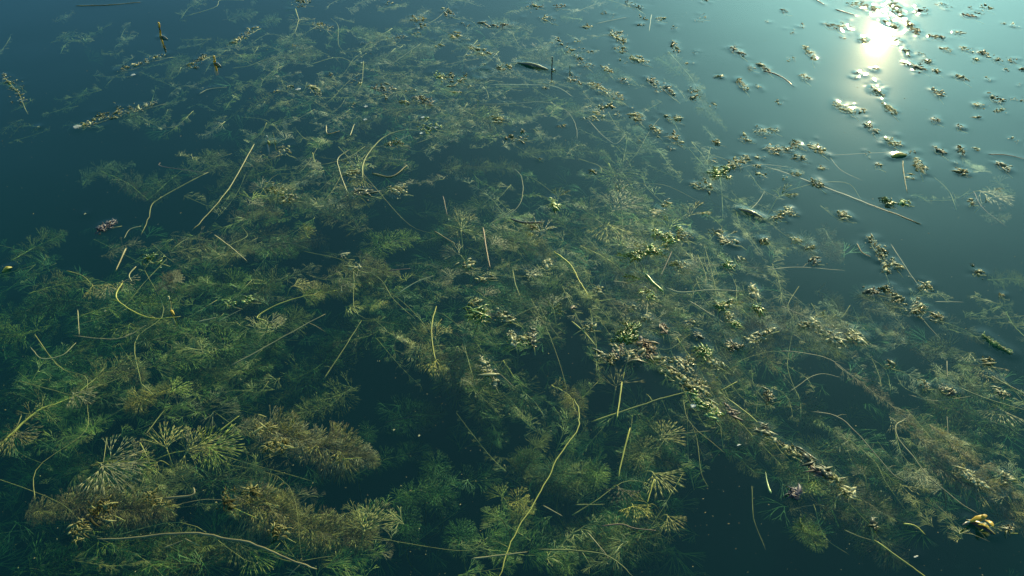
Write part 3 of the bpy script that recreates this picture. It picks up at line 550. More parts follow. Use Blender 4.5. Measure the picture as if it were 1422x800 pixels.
# ------------------------------------------------------------------ clumps breaking the surface
c = clump
c([(4, 104), (22, 122), (34, 148)], 9, 26, 'crust', label='narrow crusted weed strip at the upper left edge'); c([(112, 176), (150, 160), (190, 150), (222, 140)], 9, 54, 'crust', label='long crusted weed strip behind the white shell'); c([(165, 97), (200, 86), (232, 75)], 5, 24, 'crust'); c([(318, 62), (338, 50), (357, 36)], 6, 24, 'crust'); c([(262, 92), (275, 84), (285, 76)], 8, 16, 'crust')
for a in [([(418, 6)], 10, 12, 'crust'), ([(435, 33), (462, 39)], 6, 16, 'crust'), ([(570, 24), (592, 28)], 7, 18, 'crust'), ([(557, 52)], 6, 9, 'crustdark'), ([(625, 22)], 8, 8, 'crustdark'), ([(668, 32), (690, 36), (716, 34)], 5, 26, 'crustdark'), ([(636, 48)], 9, 10, 'crust'),
          ([(655, 64), (680, 76)], 8, 20, 'crust'), ([(700, 92)], 9, 14, 'crust'), ([(550, 200)], 10, 8, 'crust'), ([(608, 102)], 6, 7, 'crustgreen'), ([(630, 108)], 12, 16, 'crust'), ([(430, 120), (445, 130)], 6, 12, 'crust'),
          ([(395, 210)], 8, 8, 'crust'), ([(600, 178)], 12, 14, 'crustgreen'), ([(720, 190)], 12, 10, 'crust'), ([(690, 162)], 9, 8, 'crust'),
          ([(742, 8)], 10, 8, 'crust'), ([(777, 9)], 6, 8, 'crustdark'), ([(760, 28)], 9, 9, 'crust'), ([(870, 2), (892, 12)], 6, 14, 'crust'), ([(848, 42), (858, 52), (868, 60)], 9, 30, 'crust'), ([(935, 58), (940, 72)], 7, 14, 'crust'), ([(916, 26)], 5, 5, 'crust'), ([(975, 25)], 6, 4, 'crust'),
          ([(778, 60)], 9, 8, 'crust'), ([(800, 80), (820, 92)], 10, 22, 'crust'), ([(797, 110)], 10, 16, 'crustdark'), ([(816, 116), (842, 126), (868, 139)], 7, 44, 'crust'), ([(838, 92), (850, 102)], 7, 14, 'crust'), ([(868, 112)], 8, 12, 'crustdark'), ([(875, 82), (900, 86)], 6, 22, 'crust'), ([(898, 110), (915, 118), (940, 134)], 7, 36, 'crustdark'), ([(862, 68)], 8, 9, 'crust'),
          ([(880, 160), (892, 168)], 9, 24, 'crust'), ([(905, 178), (915, 184)], 8, 30, 'crust'), ([(935, 164)], 9, 11, 'crust'), ([(930, 190), (945, 197)], 8, 18, 'crust'), ([(840, 150)], 12, 12, 'crust'), ([(830, 162)], 10, 8, 'crust'), ([(965, 126)], 8, 9, 'crust'), ([(966, 136)], 6, 6, 'crust'),
          ([(1014, 66), (1034, 76)], 7, 26, 'crustdark'), ([(1044, 94)], 5, 6, 'crust'), ([(1024, 112), (1038, 124)], 6, 20, 'crust'), ([(1056, 90), (1070, 98)], 6, 16, 'crustdark'), ([(1012, 232), (1040, 218)], 7, 44, 'crust'), ([(1000, 236)], 9, 18, 'crustgreen'), ([(975, 258)], 11, 18, 'crust'), ([(1058, 182)], 7, 14, 'crust'), ([(1037, 193)], 6, 8, 'crust'), ([(995, 195)], 5, 4, 'crust'),
          ([(1062, 204), (1080, 209), (1102, 206)], 6, 40, 'crustdark'), ([(1108, 201)], 6, 14, 'crust'), ([(1128, 203), (1146, 212)], 8, 22, 'crust'), ([(1110, 219)], 6, 10, 'crust'), ([(1075, 180)], 5, 8, 'crust'), ([(1128, 251), (1142, 258)], 6, 22, 'crust'), ([(1115, 64), (1128, 76), (1130, 84)], 6, 28, 'crust'), ([(1113, 106), (1122, 110)], 5, 14, 'crust'), ([(1145, 33), (1170, 42)], 6, 18, 'crust'), ([(1092, 16)], 3, 3, 'crustdark'),
          ([(1160, 143), (1175, 152), (1188, 157)], 7, 46, 'crust'), ([(1172, 38)], 8, 14, 'crust'), ([(1212, 122), (1226, 134)], 7, 26, 'crust'), ([(1225, 143), (1245, 158)], 6, 24, 'crust'), ([(1204, 172), (1216, 184)], 6, 24, 'crustdark'), ([(1232, 194), (1248, 202)], 7, 32, 'crust'), ([(1273, 222), (1282, 240)], 7, 32, 'crust'), ([(1296, 124), (1308, 134)], 4, 16, 'crustdark'), ([(1300, 167)], 5, 14, 'crustdark'), ([(1334, 177)], 4, 8, 'crustdark'), ([(1298, 206), (1312, 212)], 4, 18, 'crustdark'), ([(1333, 204), (1338, 216)], 4, 18, 'crust'), ([(1338, 239)], 6, 18, 'crust'),
          ([(1180, 5), (1215, 12)], 9, 36, 'crust'), ([(1240, 6), (1252, 20)], 10, 40, 'crust'), ([(1262, 34), (1275, 46)], 8, 32, 'crust'), ([(1228, 28), (1250, 40)], 8, 30, 'crust'), ([(1290, 50), (1308, 52)], 4, 24, 'crust'), ([(1310, 68), (1322, 70)], 4, 18, 'crust'), ([(1340, 68)], 5, 12, 'crust'), ([(1360, 73), (1372, 76)], 5, 18, 'crustdark'), ([(1355, 83)], 3, 6, 'crustgreen'), ([(1385, 82)], 5, 8, 'crust'), ([(1262, 90), (1286, 97)], 7, 34, 'crustdark'), ([(1300, 98)], 5, 8, 'crust'), ([(1258, 68), (1262, 80)], 5, 16, 'crust'), ([(1290, 84)], 6, 9, 'crust'),
          ([(1325, 104), (1345, 112)], 4, 20, 'crustdark'), ([(1375, 133), (1392, 142)], 6, 26, 'crust'), ([(1358, 146)], 5, 14, 'crust'), ([(1385, 226), (1402, 236)], 6, 26, 'crustdark'), ([(1330, 44)], 6, 10, 'crust'), ([(1335, 20), (1362, 25)], 4, 22, 'crustdark'), ([(1408, 84)], 6, 8, 'crust'), ([(1410, 35)], 5, 5, 'crust'), ([(1370, 12)], 7, 9, 'crust'), ([(1280, 14)], 8, 14, 'crust'), ([(1310, 6)], 7, 9, 'crust'), ([(1200, 56)], 5, 10, 'crust'),
          ([(1095, 292)], 8, 18, 'crust'), ([(1080, 302)], 6, 9, 'crust'), ([(1165, 296), (1178, 300)], 6, 20, 'crust'), ([(1063, 335)], 6, 9, 'crust'), ([(1106, 333)], 5, 9, 'crust'), ([(1133, 362)], 5, 9, 'crustdark'), ([(1124, 342)], 5, 6, 'crust'), ([(1235, 283)], 5, 9, 'crustgreen'), ([(1258, 281)], 6, 8, 'crustgreen'), ([(1220, 230)], 4, 5, 'crust'), ([(1358, 378)], 6, 8, 'crust'), ([(1350, 281)], 4, 6, 'crust'), ([(1392, 409)], 3, 3, 'crust'),
          ([(1206, 328), (1222, 350), (1234, 380)], 8, 60, 'crust'), ([(1238, 362), (1250, 372)], 6, 14, 'crust'), ([(1202, 405), (1225, 405)], 6, 30, 'crustdark'), ([(1228, 402), (1255, 420)], 9, 64, 'crust'), ([(1268, 432), (1282, 424)], 9, 56, 'crust'), ([(1292, 440), (1310, 441)], 7, 22, 'crust'), ([(1284, 398)], 7, 12, 'crust'), ([(1115, 452)], 6, 9, 'crust'), ([(1128, 442), (1142, 460)], 6, 16, 'crust'), ([(1150, 464), (1170, 476)], 9, 40, 'crust'), ([(1178, 462), (1200, 474)], 7, 36, 'crust'), ([(1236, 506)], 5, 8, 'crustdark'), ([(1372, 503)], 6, 9, 'crust'),
          ([(925, 328)], 7, 14, 'crustgreen'), ([(952, 328)], 8, 18, 'crust'), ([(912, 325)], 6, 9, 'crustgreen'), ([(912, 294)], 7, 16, 'crust'), ([(930, 337)], 6, 12, 'crustgreen'), ([(945, 318)], 4, 5, 'crustgreen'), ([(948, 368)], 7, 14, 'crust'), ([(925, 283)], 4, 4, 'crust'), ([(766, 277), (772, 290)], 5, 16, 'crustgreen'), ([(998, 322), (1008, 334), (1030, 336)], 5, 36, 'crustdark'), ([(1012, 370)], 4, 8, 'crustgreen'), ([(1028, 358)], 4, 4, 'crust'), ([(1005, 425)], 6, 14, 'crust'), ([(1044, 398), (1052, 414)], 7, 36, 'crust'), ([(1054, 428)], 5, 9, 'crustgreen'), ([(1022, 449)], 4, 7, 'crustgreen'),
          ([(1040, 472), (1058, 466), (1076, 456)], 6, 34, 'crustdark'), ([(1008, 478), (1030, 480)], 7, 20, 'crustdark'), ([(920, 452), (922, 462)], 5, 16, 'red'), ([(966, 464), (974, 470)], 5, 16, 'crustdark'), ([(970, 486), (985, 490)], 8, 40, 'crustgreen'), ([(940, 500), (960, 512)], 9, 44, 'crustdark'), ([(965, 530), (978, 545)], 9, 50, 'crust'), ([(985, 560), (998, 578)], 7, 36, 'crust'), ([(848, 497), (845, 503)], 8, 14, 'crust'), ([(835, 495)], 6, 12, 'crustdark'), ([(797, 428)], 3, 3, 'red'),
          ([(665, 432), (668, 445)], 8, 26, 'crustgreen'), ([(690, 436), (716, 444)], 8, 24, 'crust'), ([(738, 460), (742, 478)], 8, 20, 'crustdark'), ([(668, 498), (690, 535)], 8, 34, 'crustdark'), ([(712, 465), (716, 475)], 8, 18, 'crust'), ([(732, 470)], 8, 10, 'crust'), ([(660, 420)], 5, 8, 'crust'), ([(676, 385)], 8, 12, 'crust'), ([(745, 318)], 8, 14, 'crust'), ([(760, 366)], 6, 10, 'crust'), ([(738, 382)], 6, 8, 'crust'), ([(650, 368)], 8, 12, 'crust'), ([(878, 428)], 4, 4, 'crust'), ([(905, 345)], 6, 8, 'crustgreen'),
          ([(1066, 548), (1070, 556)], 5, 24, 'crustdark'), ([(1286, 536)], 4, 9, 'crustdark'), ([(1305, 538), (1330, 546)], 4, 28, 'crustdark'), ([(1394, 548)], 5, 9, 'crustdark'), ([(1385, 541)], 4, 5, 'crustdark'), ([(1062, 594)], 4, 12, 'crustdark'), ([(1180, 686)], 7, 10, 'crust'), ([(1212, 722), (1214, 734)], 3, 12, 'crustdark'), ([(1402, 735)], 4, 9, 'crustdark'), ([(1335, 655), (1370, 675)], 6, 26, 'crust'), ([(1400, 662)], 8, 12, 'crust'),
          ([(215, 360)], 10, 8, 'crustgreen'), ([(345, 415)], 6, 5, 'crustgreen'), ([(495, 370)], 6, 6, 'crust'), ([(478, 355)], 4, 5, 'crustdark'), ([(320, 420)], 5, 3, 'crustgreen'), ([(490, 265), (520, 268)], 9, 20, 'crustdark'), ([(555, 262)], 10, 16, 'crust'), ([(480, 240), (500, 240)], 6, 12, 'crust'), ([(380, 262)], 10, 16, 'crust'), ([(400, 275)], 10, 14, 'crust')]:
    c(*a)
# brown crust carried by the lower left shoots
for a in [([(125, 700), (160, 712)], 12, 20, 'matte'), ([(112, 735)], 14, 10, 'matte'), ([(148, 702), (152, 718)], 10, 14, 'matte'), ([(200, 690), (230, 700)], 9, 12, 'matte'), ([(312, 690), (320, 705)], 9, 14, 'matte'), ([(345, 680), (358, 688)], 8, 12, 'matte'), ([(380, 735), (398, 742)], 12, 14, 'matte'), ([(370, 620), (400, 616)], 12, 12, 'matte'), ([(355, 590), (380, 598)], 10, 10, 'matte')]:
    c(*a, size=1.1, film=False, tufts=.55)
c([(520, 122), (550, 124)], 7, 30, 'crustdark', label='knobbly brown strip across the upper centre left', phrase=None); c([(575, 135), (602, 143)], 8, 30, 'crustdark', label='matted brown oval clump right of the knobbly brown strip', size=1.1)
c([(850, 480), (870, 490), (888, 498)], 9, 30, 'crustdark'); c([(892, 478), (908, 488)], 9, 40, 'red', 1.3, label='large dark red brown clump at the heart of the weeds', lift=1.6)
c([(880, 500), (905, 480)], 9, 30, 'crustdark', 1.3, lift=1.5)
c([(1115, 632), (1130, 650), (1158, 664)], 9, 54, 'crustdark', 1.2, label='long knobbly brown clump at lower right', lift=1.5); c([(1098, 686), (1112, 680)], 7, 20, 'purple', 1.2, label='purple black clump beside the long knobbly brown clump')
c([(138, 318), (158, 310)], 8, 30, 'purple', 1.2, label='isolated purple grey clump in the dark water at left')
for (x, y, mt) in EXTRA: c([(x, y)], 8, 9, mt, 1.2, tufts=.8, lift=1.5)
for a in [([(895, 495), (925, 505), (940, 520)], 8, 26, 'crust'), ([(925, 515), (950, 528), (970, 552)], 10, 46, 'crust'), ([(958, 545), (980, 565), (1000, 585)], 8, 34, 'crustgreen'), ([(1005, 560), (1030, 585)], 5, 14, 'red'), ([(1050, 596), (1070, 606), (1090, 625)], 5, 16, 'crustdark'), ([(1090, 622), (1110, 632)], 7, 18, 'crust'), ([(1150, 662), (1165, 668)], 7, 16, 'crust'),
          ([(850, 490), (865, 482)], 8, 16, 'red'), ([(1130, 652), (1142, 660)], 6, 14, 'red'), ([(985, 500), (1000, 505)], 7, 14, 'crust'), ([(1010, 440), (1020, 448)], 6, 12, 'crust'), ([(960, 450)], 7, 9, 'crust'), ([(900, 440)], 6, 8, 'crust'), ([(830, 400)], 6, 7, 'crust'), ([(820, 455)], 6, 8, 'crust')]: c(*a)
# open water sprinkling of single leaf tips
for _ in range(95):
    x = random.uniform(380, 1422); y = random.uniform(2, 250 if x > 700 else 150)
    c([(x, y)], random.uniform(3, 7), random.choice([2, 3, 4]), 'crust', .9, stem=False, phrase='tiny weed speck')
# ------------------------------------------------------------------ single things
def special(name, cat, label, x, y, group=None):
    r = empty(name, at(x, y, 0), cat, group); LABELLED.append((r, '', label, (x, y))); return r
def reed(x, y, h_px, w_px, lean_px, label, mat='gold', foot='black'):
    m = mpp(x, y); r = special('reed_stub', 'reed stub', label, x, y)
    p = np.array(at(x, y, 0)); h = h_px*m*1.12
    top = p+np.array([lean_px*m, 0, h])
    V, F = tube(spline([p-np.array([0, 0, .03]), p, (p+top)/2+np.array([.001, 0, 0]), top], 10), np.linspace(1, .75, 10)*(1+np.random.normal(0, .1, 10))*w_px*m*.37, 6); part('stem', V, F, MAT[mat], r)
    a = np.array([random.uniform(.6, 1), -.7, 0])*w_px*m*2
    V, F = tube(spline([p+np.array([0, 0, .001]), p+a*.6+np.array([0, 0, .004]), p+a*1.4+np.array([0, 0, .001])], 7), np.array([.4, .8, 1, .9, .7, .5, .2])*w_px*m*.45, 6, .5); part('leaf_sheath', V, F, MAT[foot], r)
    dimple(p[0], p[1], .0016, .006)
reed(223, 51, 19, 4.5, 2, 'yellow reed stub standing out of the water at upper left')
reed(298, 88, 10, 5.5, 1, 'shorter yellow reed stub right of the taller one')
reed(766, 97, 18, 3, 0, 'dark upright peg beside the dark pod', 'darkwood')
reed(791, 102, 12, 2, 0, 'thin pale upright peg right of the dark peg', 'palestem', 'palestem')
reed(371, 197, 9, 3, 1, 'white upright bud left of a thinner pale one', 'white', 'olive')
reed(381, 197, 14, 1.6, 0, 'thin pale upright stem right of the white upright bud', 'palestem', 'olive')
reed(237, 432, 24, 4.5, 3, 'pale yellow stub standing in the left weeds', 'palestem', 'gold')

def leafblade(x0, y0, x1, y1, w_px, mat, label, name='floating_leaf', cat='leaf', hump=.004, rib='olive'):
    m = mpp(x0, y0); r = special(name, cat, label, (x0+x1)/2, (y0+y1)/2)
    A = np.array(at(x0, y0, .001)); B = np.array(at(x1, y1, .001)); n = 16
    C = spline([A, (A+B)/2+np.array([0, .1*w_px*m, hump]), B], n)
    wv = np.sin(np.linspace(.12, math.pi-.08, n))**.7*w_px*m*.5*(1+np.random.normal(0, .06, n))
    V, F = tube(C, wv, 10, .38); part('blade', V, F, MAT[mat], r)
    C2 = C+np.array([0, 0, 1])*(wv*.38)[:, None]
    V, F = tube(C2, wv*.10+.0002, 5); part('midrib', V, F, MAT[rib], r)
    for p in C: dimple(p[0], p[1], .0009, .006)
    return r, C
leafblade(718, 87, 762, 97, 7, 'darkwood', 'dark green leaf pod floating at upper centre', 'seed_pod', 'seed pod')
leafblade(1026, 290, 1060, 303, 7, 'darkwood', 'dark yellow edged twig piece floating right of centre', 'floating_twig', 'twig', .003, 'yellow')
leafblade(3, 378, 17, 371, 7, 'yellow', 'small pale yellow bit floating at the left edge', 'leaf_fragment', 'leaf', .003, 'gold')
leafblade(1238, 218, 1260, 215, 9, 'yellow', 'glowing yellow leaf bit below the sun glint', 'leaf_fragment', 'leaf', .003, 'gold')
# dark beetle-like leaf with golden lobes
r, C = leafblade(1342, 722, 1382, 742, 11, 'black', 'black curled leaf with golden yellow lobes floating at lower right', hump=.003, rib='gold')
m = mpp(1360, 725)
def lobe(x, y, dx, dy, w_px, z, mat='gold', name='lobe'):
    A = np.array(at(x, y, z)); B = np.array(at(x+dx, y+dy, z+.006)); n = 9
    V, F = tube(spline([A, (A+B)/2+np.array([0, 0, .003]), B], n), np.sin(np.linspace(.3, math.pi-.15, n))**.8*w_px*m*.42*(1+np.random.normal(0, .12, n)), 8, .16); part(name, V, F, MAT[mat], r)
lobe(1346, 725, 25, -9, 8, .006); lobe(1360, 724, 10, -9, 8, .008); lobe(1368, 722, 12, 10, 8, .008); lobe(1358, 728, 16, 5, 7, .007); lobe(1362, 727, 9, 3, 4, .011, 'pale', 'pale_lobe'); lobe(1352, 724, -17, 6, 4, .003, 'black', 'leaf_tail')

# spiky floating shoot near the right edge
m = mpp(1386, 479); r = special('floating_bud_shoot', 'water plant', 'spiky dark green bud shoot floating alone near the right edge', 1386, 479)
C = spline([at(1364, 464, .001), at(1380, 476, .003), at(1406, 491, .001)], 20); V, F = tube(C, np.linspace(.8, 1.6, 20)*m*1.2, 6); part('stem', V, F, MAT['crustdark'], r)
mb = MB()
for i in range(90):
    p = C[int(random.random()**.8*19)]; a = random.uniform(0, 6.28); l = m*random.uniform(3, 7.5)
    e = p+np.array([math.cos(a)*l, math.sin(a)*l*.8, random.uniform(-.2, .9)*l*.6]); mb.tube([p, (p+e)/2+np.array([0, 0, .001]), e], [m*.9, m*.7, m*.25], 4)
part('bud_leaves', mb.V, mb.F, MAT['crustgreen'], r, 'stuff')
for p in C: dimple(p[0], p[1], .001, .007)
# shells, petals and foam bits
def blob(x, y, w, h, mat, label, name, cat, zf=.5, rot=0.3, group=None, phrase=None):
    m = mpp(x, y); p = at(x, y, 0); th = w*m*.05
    V = []; F = []; n = 12; k = 7
    for i in range(k+1):
        t = i/k*math.pi
        for j in range(n):
            a = 6.283*j/n; s = math.sin(t)*(1+.2*math.sin(2*a+1)+.13*math.sin(5*a+x)+.1*math.sin(3*a+y))
            X = s*math.cos(a)*w*m*.5; Yy = s*math.sin(a)*h*m*.5*1.6*(1-.2*math.cos(a)); Z = math.cos(t)*th*zf*2 + .0004*math.sin(9*a)*s
            V.append((p.x+X*math.cos(rot)-Yy*math.sin(rot), p.y+X*math.sin(rot)+Yy*math.cos(rot), Z+th*.25))
    for i in range(k):
        for j in range(n): F.append((i*n+j, i*n+(j+1) % n, (i+1)*n+(j+1) % n, (i+1)*n+j))
    me = mesh(name, np.array(V)-np.array(p), F, MAT[mat]); o = bpy.data.objects.new(name, me); link(o); o.location = p
    o['category'] = cat
    if group: o['group'] = group
    dimple(p.x, p.y, .001, .006); LABELLED.append((o, phrase or '', label, (x, y)))
blob(107, 176, 10, 7, 'white', 'white oval shell at the near end of the long crusted strip', 'white_shell', 'shell')
blob(185, 104, 6, 3.4, 'white', 'small white petal floating below the upper crusted strip', 'white_petal', 'petal')
blob(414, 124, 7, 4, 'white', 'small white foam bead in the upper left middle', 'foam_bead', 'foam')
for (x, y) in [(508, 148), (507, 166), (587, 163), (605, 177), (582, 39), (585, 185)]: blob(x, y, 5, 3, 'white', None, 'foam_bead', 'foam', group='white specks on the water', phrase='small white foam bead')
for (x, y) in [(547, 597), (582, 605), (502, 87), (118, 297), (146, 432), (53, 176)]: blob(x, y, 3, 2.4, 'pale', None, 'floating_speck', 'speck', group='white specks on the water', phrase='tiny pale floating speck')
blob(963, 563, 8, 6, 'white', 'white ragged petal below the large crusted clump', 'white_petal', 'petal')
blob(1026, 618, 6, 2, 'white', 'white oval seed at the end of a thin strand at lower right', 'white_seed', 'seed')
blob(1272, 773, 7, 2, 'white', 'small white chip beside the bright yellow stalk', 'white_chip', 'chip')

# ripple ring and faint swell
xr, yr = at(669, 102).xy; rr = 15*mpp(669, 102)
X = (GX0+GS*np.arange(NX))[None, :]; Yg = (GY0+GS*np.arange(NY))[:, None]
D = np.sqrt((X-xr)**2+(Yg-yr)**2); HF += .0007*np.exp(-.5*((D-rr)/.006)**2)-.0003*np.exp(-.5*((D-rr*.6)/.006)**2)
for k in range(26):
    lam = random.uniform(.08, .5); a = random.uniform(0, 6.28); A = lam*.00011
    HF += A*np.sin(6.283/lam*(X*math.cos(a)+Yg*math.sin(a))+random.uniform(0, 6.28))
HF = np.where(HF > 0, .0008*np.tanh(HF/.0012), HF)
edge = np.minimum(np.minimum(X-GX0, GX1-X)*np.ones_like(Yg), np.minimum(Yg-GY0, GY1-Yg)*np.ones_like(X))
HF *= np.clip(edge/.1, 0, 1)

# ------------------------------------------------------------------ weed nobody could count: the deep bed, and the tangled mat between the shoots
GAPS = [(170, 600, 50, 22), (240, 725, 60, 12), (60, 690, 40, 20), (400, 560, 45, 22), (90, 480, 30, 14), (310, 460, 40, 12), (420, 370, 30, 14), (480, 330, 25, 12), (600, 590, 30, 25), (120, 240, 130, 55), (480, 600, 60, 80), (500, 500, 50, 40), (460, 690, 60, 40), (660, 222, 70, 16), (560, 330, 35, 35), (1350, 330, 90, 60), (1040, 740, 60, 70), (1340, 770, 100, 30), (700, 640, 28, 60), (250, 265, 30, 25), (60, 320, 60, 30), (1250, 120, 200, 110), (1150, 560, 40, 25), (1010, 690, 50, 60), (1120, 390, 40, 18), (790, 500, 25, 60), (600, 230, 40, 20)]
def gap(x, y): return any(((x-a)/b)**2+((y-c_)/d_)**2 < 1 for a, c_, b, d_ in GAPS)
class Mass:
    def __init__(s, mats): s.V = []; s.F = []; s.M = []; s.n = 0; s.mats = mats
    def add(s, V, F, mi):
        s.V.append(V); s.F.append(np.asarray(F)+s.n); s.M.append(np.full(len(F), mi)); s.n += len(V)
    def build(s, name, label):
        V = np.vstack(s.V); F = np.vstack(s.F).astype(np.int32); me = bpy.data.meshes.new(name)
        me.vertices.add(len(V)); me.vertices.foreach_set('co', V.ravel()); me.loops.add(F.size); me.loops.foreach_set('vertex_index', F.ravel())
        me.polygons.add(len(F)); me.polygons.foreach_set('loop_start', np.arange(0, F.size, 4, dtype=np.int32)); me.polygons.foreach_set('material_index', np.concatenate(s.M).astype(np.int32))
        me.update(calc_edges=True)
        for k in s.mats: me.materials.append(MAT[k])
        o = bpy.data.objects.new(name, me); link(o); o['kind'] = 'stuff'; o['label'] = label
def basis(x, nrm):
    x = x/np.linalg.norm(x); z = nrm-x*nrm.dot(x); z /= (np.linalg.norm(z)+1e-9); return np.stack([x, np.cross(z, x), z])
KEYS = ['deep', 'green', 'olive', 'brown', 'pale', 'yellow']
mass = Mass(KEYS)
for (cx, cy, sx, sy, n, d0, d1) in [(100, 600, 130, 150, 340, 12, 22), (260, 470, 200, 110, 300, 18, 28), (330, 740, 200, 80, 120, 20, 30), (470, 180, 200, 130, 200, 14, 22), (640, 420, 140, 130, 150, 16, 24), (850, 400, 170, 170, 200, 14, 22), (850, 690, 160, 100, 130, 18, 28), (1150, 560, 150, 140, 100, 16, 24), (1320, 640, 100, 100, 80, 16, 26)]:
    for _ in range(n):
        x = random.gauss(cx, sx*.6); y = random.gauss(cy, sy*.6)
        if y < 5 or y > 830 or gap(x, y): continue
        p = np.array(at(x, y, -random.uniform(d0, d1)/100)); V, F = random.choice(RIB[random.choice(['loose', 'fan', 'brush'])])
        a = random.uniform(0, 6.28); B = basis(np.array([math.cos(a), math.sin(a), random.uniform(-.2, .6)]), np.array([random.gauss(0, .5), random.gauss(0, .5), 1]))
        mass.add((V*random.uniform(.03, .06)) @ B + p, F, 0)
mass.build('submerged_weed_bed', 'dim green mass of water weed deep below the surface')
mat_ = Mass(KEYS); fil = MB()
#  centre, spread, strands, depth cm, leaf px, direction, colours
MATF = [(60, 170, 60, 60, 9, 7, 12, 18, 15, 'olive pale'), (130, 50, 90, 40, 14, 5, 9, 15, 15, 'pale olive'), (40, 350, 50, 40, 7, 6, 11, 24, 15, 'olive deep'), (230, 130, 80, 50, 12, 5, 10, 17, 18, 'olive pale'), (1330, 270, 60, 30, 5, 4, 8, 18, -30, 'pale olive'), (1380, 560, 50, 40, 8, 4, 9, 26, -30, 'olive deep'), (470, 120, 200, 100, 110, .8, 4, 17, 12, 'olive pale pale olive green'), (330, 70, 130, 60, 26, 2, 7, 15, 15, 'olive pale'), (420, 250, 130, 50, 32, 1, 6, 22, 12, 'olive olive pale brown green'), (640, 60, 170, 60, 70, .8, 4, 14, 5, 'pale olive'), (640, 150, 130, 45, 50, .8, 4, 17, 5, 'pale olive olive green'),
 (780, 110, 110, 80, 30, 1, 5, 14, -20, 'pale olive'), (870, 200, 120, 60, 22, 3, 7, 16, -30, 'pale olive'), (720, 340, 110, 80, 44, 1.5, 7, 24, -15, 'olive green olive pale brown'), (860, 330, 110, 80, 48, 1.5, 6, 22, -30, 'olive green pale yellow olive'), (880, 430, 120, 60, 40, 1.5, 6, 25, -35, 'olive green brown pale'),
 (970, 380, 90, 90, 40, 1.5, 6, 22, -35, 'olive pale green'), (1060, 300, 90, 70, 17, 2, 6, 18, -35, 'pale olive'), (1080, 450, 110, 50, 28, 1.5, 6, 22, -33, 'olive pale brown'), (1010, 550, 80, 60, 24, 2, 7, 26, -40, 'olive green brown'), (1190, 460, 90, 50, 16, 1.5, 6, 20, -30, 'pale olive'), (1180, 640, 110, 60, 14, 2, 9, 28, -38, 'brown olive deep'),
 (1320, 640, 110, 60, 21, 1, 7, 28, -35, 'olive brown pale'), (1300, 520, 110, 40, 16, 2, 6, 22, -25, 'olive brown pale'), (1380, 440, 50, 30, 6, 2, 6, 20, -15, 'olive'), (640, 460, 90, 70, 28, 2, 8, 28, -30, 'olive brown green deep'), (530, 400, 90, 50, 12, 2, 10, 26, 10, 'olive yellow brown green'),
 (330, 400, 130, 60, 24, 2, 11, 28, 12, 'olive green deep brown green'), (320, 500, 140, 50, 20, 3, 11, 34, 14, 'green deep olive olive'), (150, 440, 110, 60, 13, 3, 11, 30, 12, 'green deep olive'), (110, 530, 110, 50, 10, 3, 11, 34, 12, 'olive green deep'), (290, 340, 130, 40, 14, 2, 10, 24, 12, 'brown olive green'), (240, 580, 140, 40, 12, 3, 11, 38, 10, 'olive green brown'),
 (190, 690, 170, 40, 12, 2, 10, 42, 6, 'brown olive olive'), (400, 660, 80, 60, 6, 2, 10, 40, -8, 'olive brown'), (330, 770, 180, 30, 10, 3, 11, 44, 5, 'olive green deep'), (60, 640, 80, 70, 4, 5, 14, 40, 5, 'deep olive'), (460, 740, 80, 30, 6, 2, 9, 40, -10, 'olive brown'), (860, 620, 100, 70, 14, 3, 11, 32, 60, 'olive green deep'), (820, 730, 140, 50, 16, 3, 11, 34, 30, 'olive green deep'), (670, 740, 80, 50, 7, 3, 12, 34, 20, 'deep olive green'), (700, 560, 60, 50, 11, 3, 11, 30, -50, 'olive deep green')]
for (cx, cy, sx, sy, n, d0, d1, lp, ang, cols) in MATF:
    cols = cols.split()
    for _ in range(n):
        for tr_ in range(6):
            x = random.gauss(cx, sx*.55); y = random.gauss(cy, sy*.55)
            if not gap(x, y) and -20 < y < 830: break
        else: continue
        mt = KEYS.index(random.choice(cols)); a = R(ang+random.gauss(0, 22)); ln = lp*random.uniform(1.5, 4); d = random.uniform(d0, d1)/100; m = mpp(x, y)
        dx, dy = math.cos(a)*ln/2, -math.sin(a)*ln/2
        P = spline([at(x-dx, y-dy, -d-random.uniform(0, .02)), at(x+random.gauss(0, .1)*ln, y+random.gauss(0, .1)*ln, -d), at(x+dx, y+dy, -d*.8)], 14)
        if random.random() < .4: P = P[::-1]
        fil.tube(P[::2], np.linspace(1, .6, 7)*m*.55, 4)
        kind = random.choice(['brush', 'brush', 'brush', 'fan', 'loose']); sz = lp*m*random.uniform(.5, 1.0); nl = random.randint(10, 17)
        T = P[-1]-P[0]; T /= np.linalg.norm(T); sd = np.cross(T, [0, 0, 1.]); sd /= np.linalg.norm(sd)+1e-9
        for k in range(nl):
            p = P[int(k/nl*13)]; b = random.uniform(0, 6.28); o_ = sd*math.cos(b)+np.array([0, 0, .35*math.sin(b)])+T*random.uniform(.4, 1.5)
            o_ /= np.linalg.norm(o_); L_ = sz*random.uniform(.6, 1.1)*(1-.4*k/nl)
            if p[2]+o_[2]*L_ > -.002: o_[2] = min(0, (-.002-p[2])/L_)
            V, F = random.choice(RIB[kind]); W = (V*L_) @ basis(o_, np.array([random.gauss(0, .4), random.gauss(0, .4), 1])) + p
            W[:, 2] = np.minimum(W[:, 2], -.0015); mat_.add(W, F, mt)
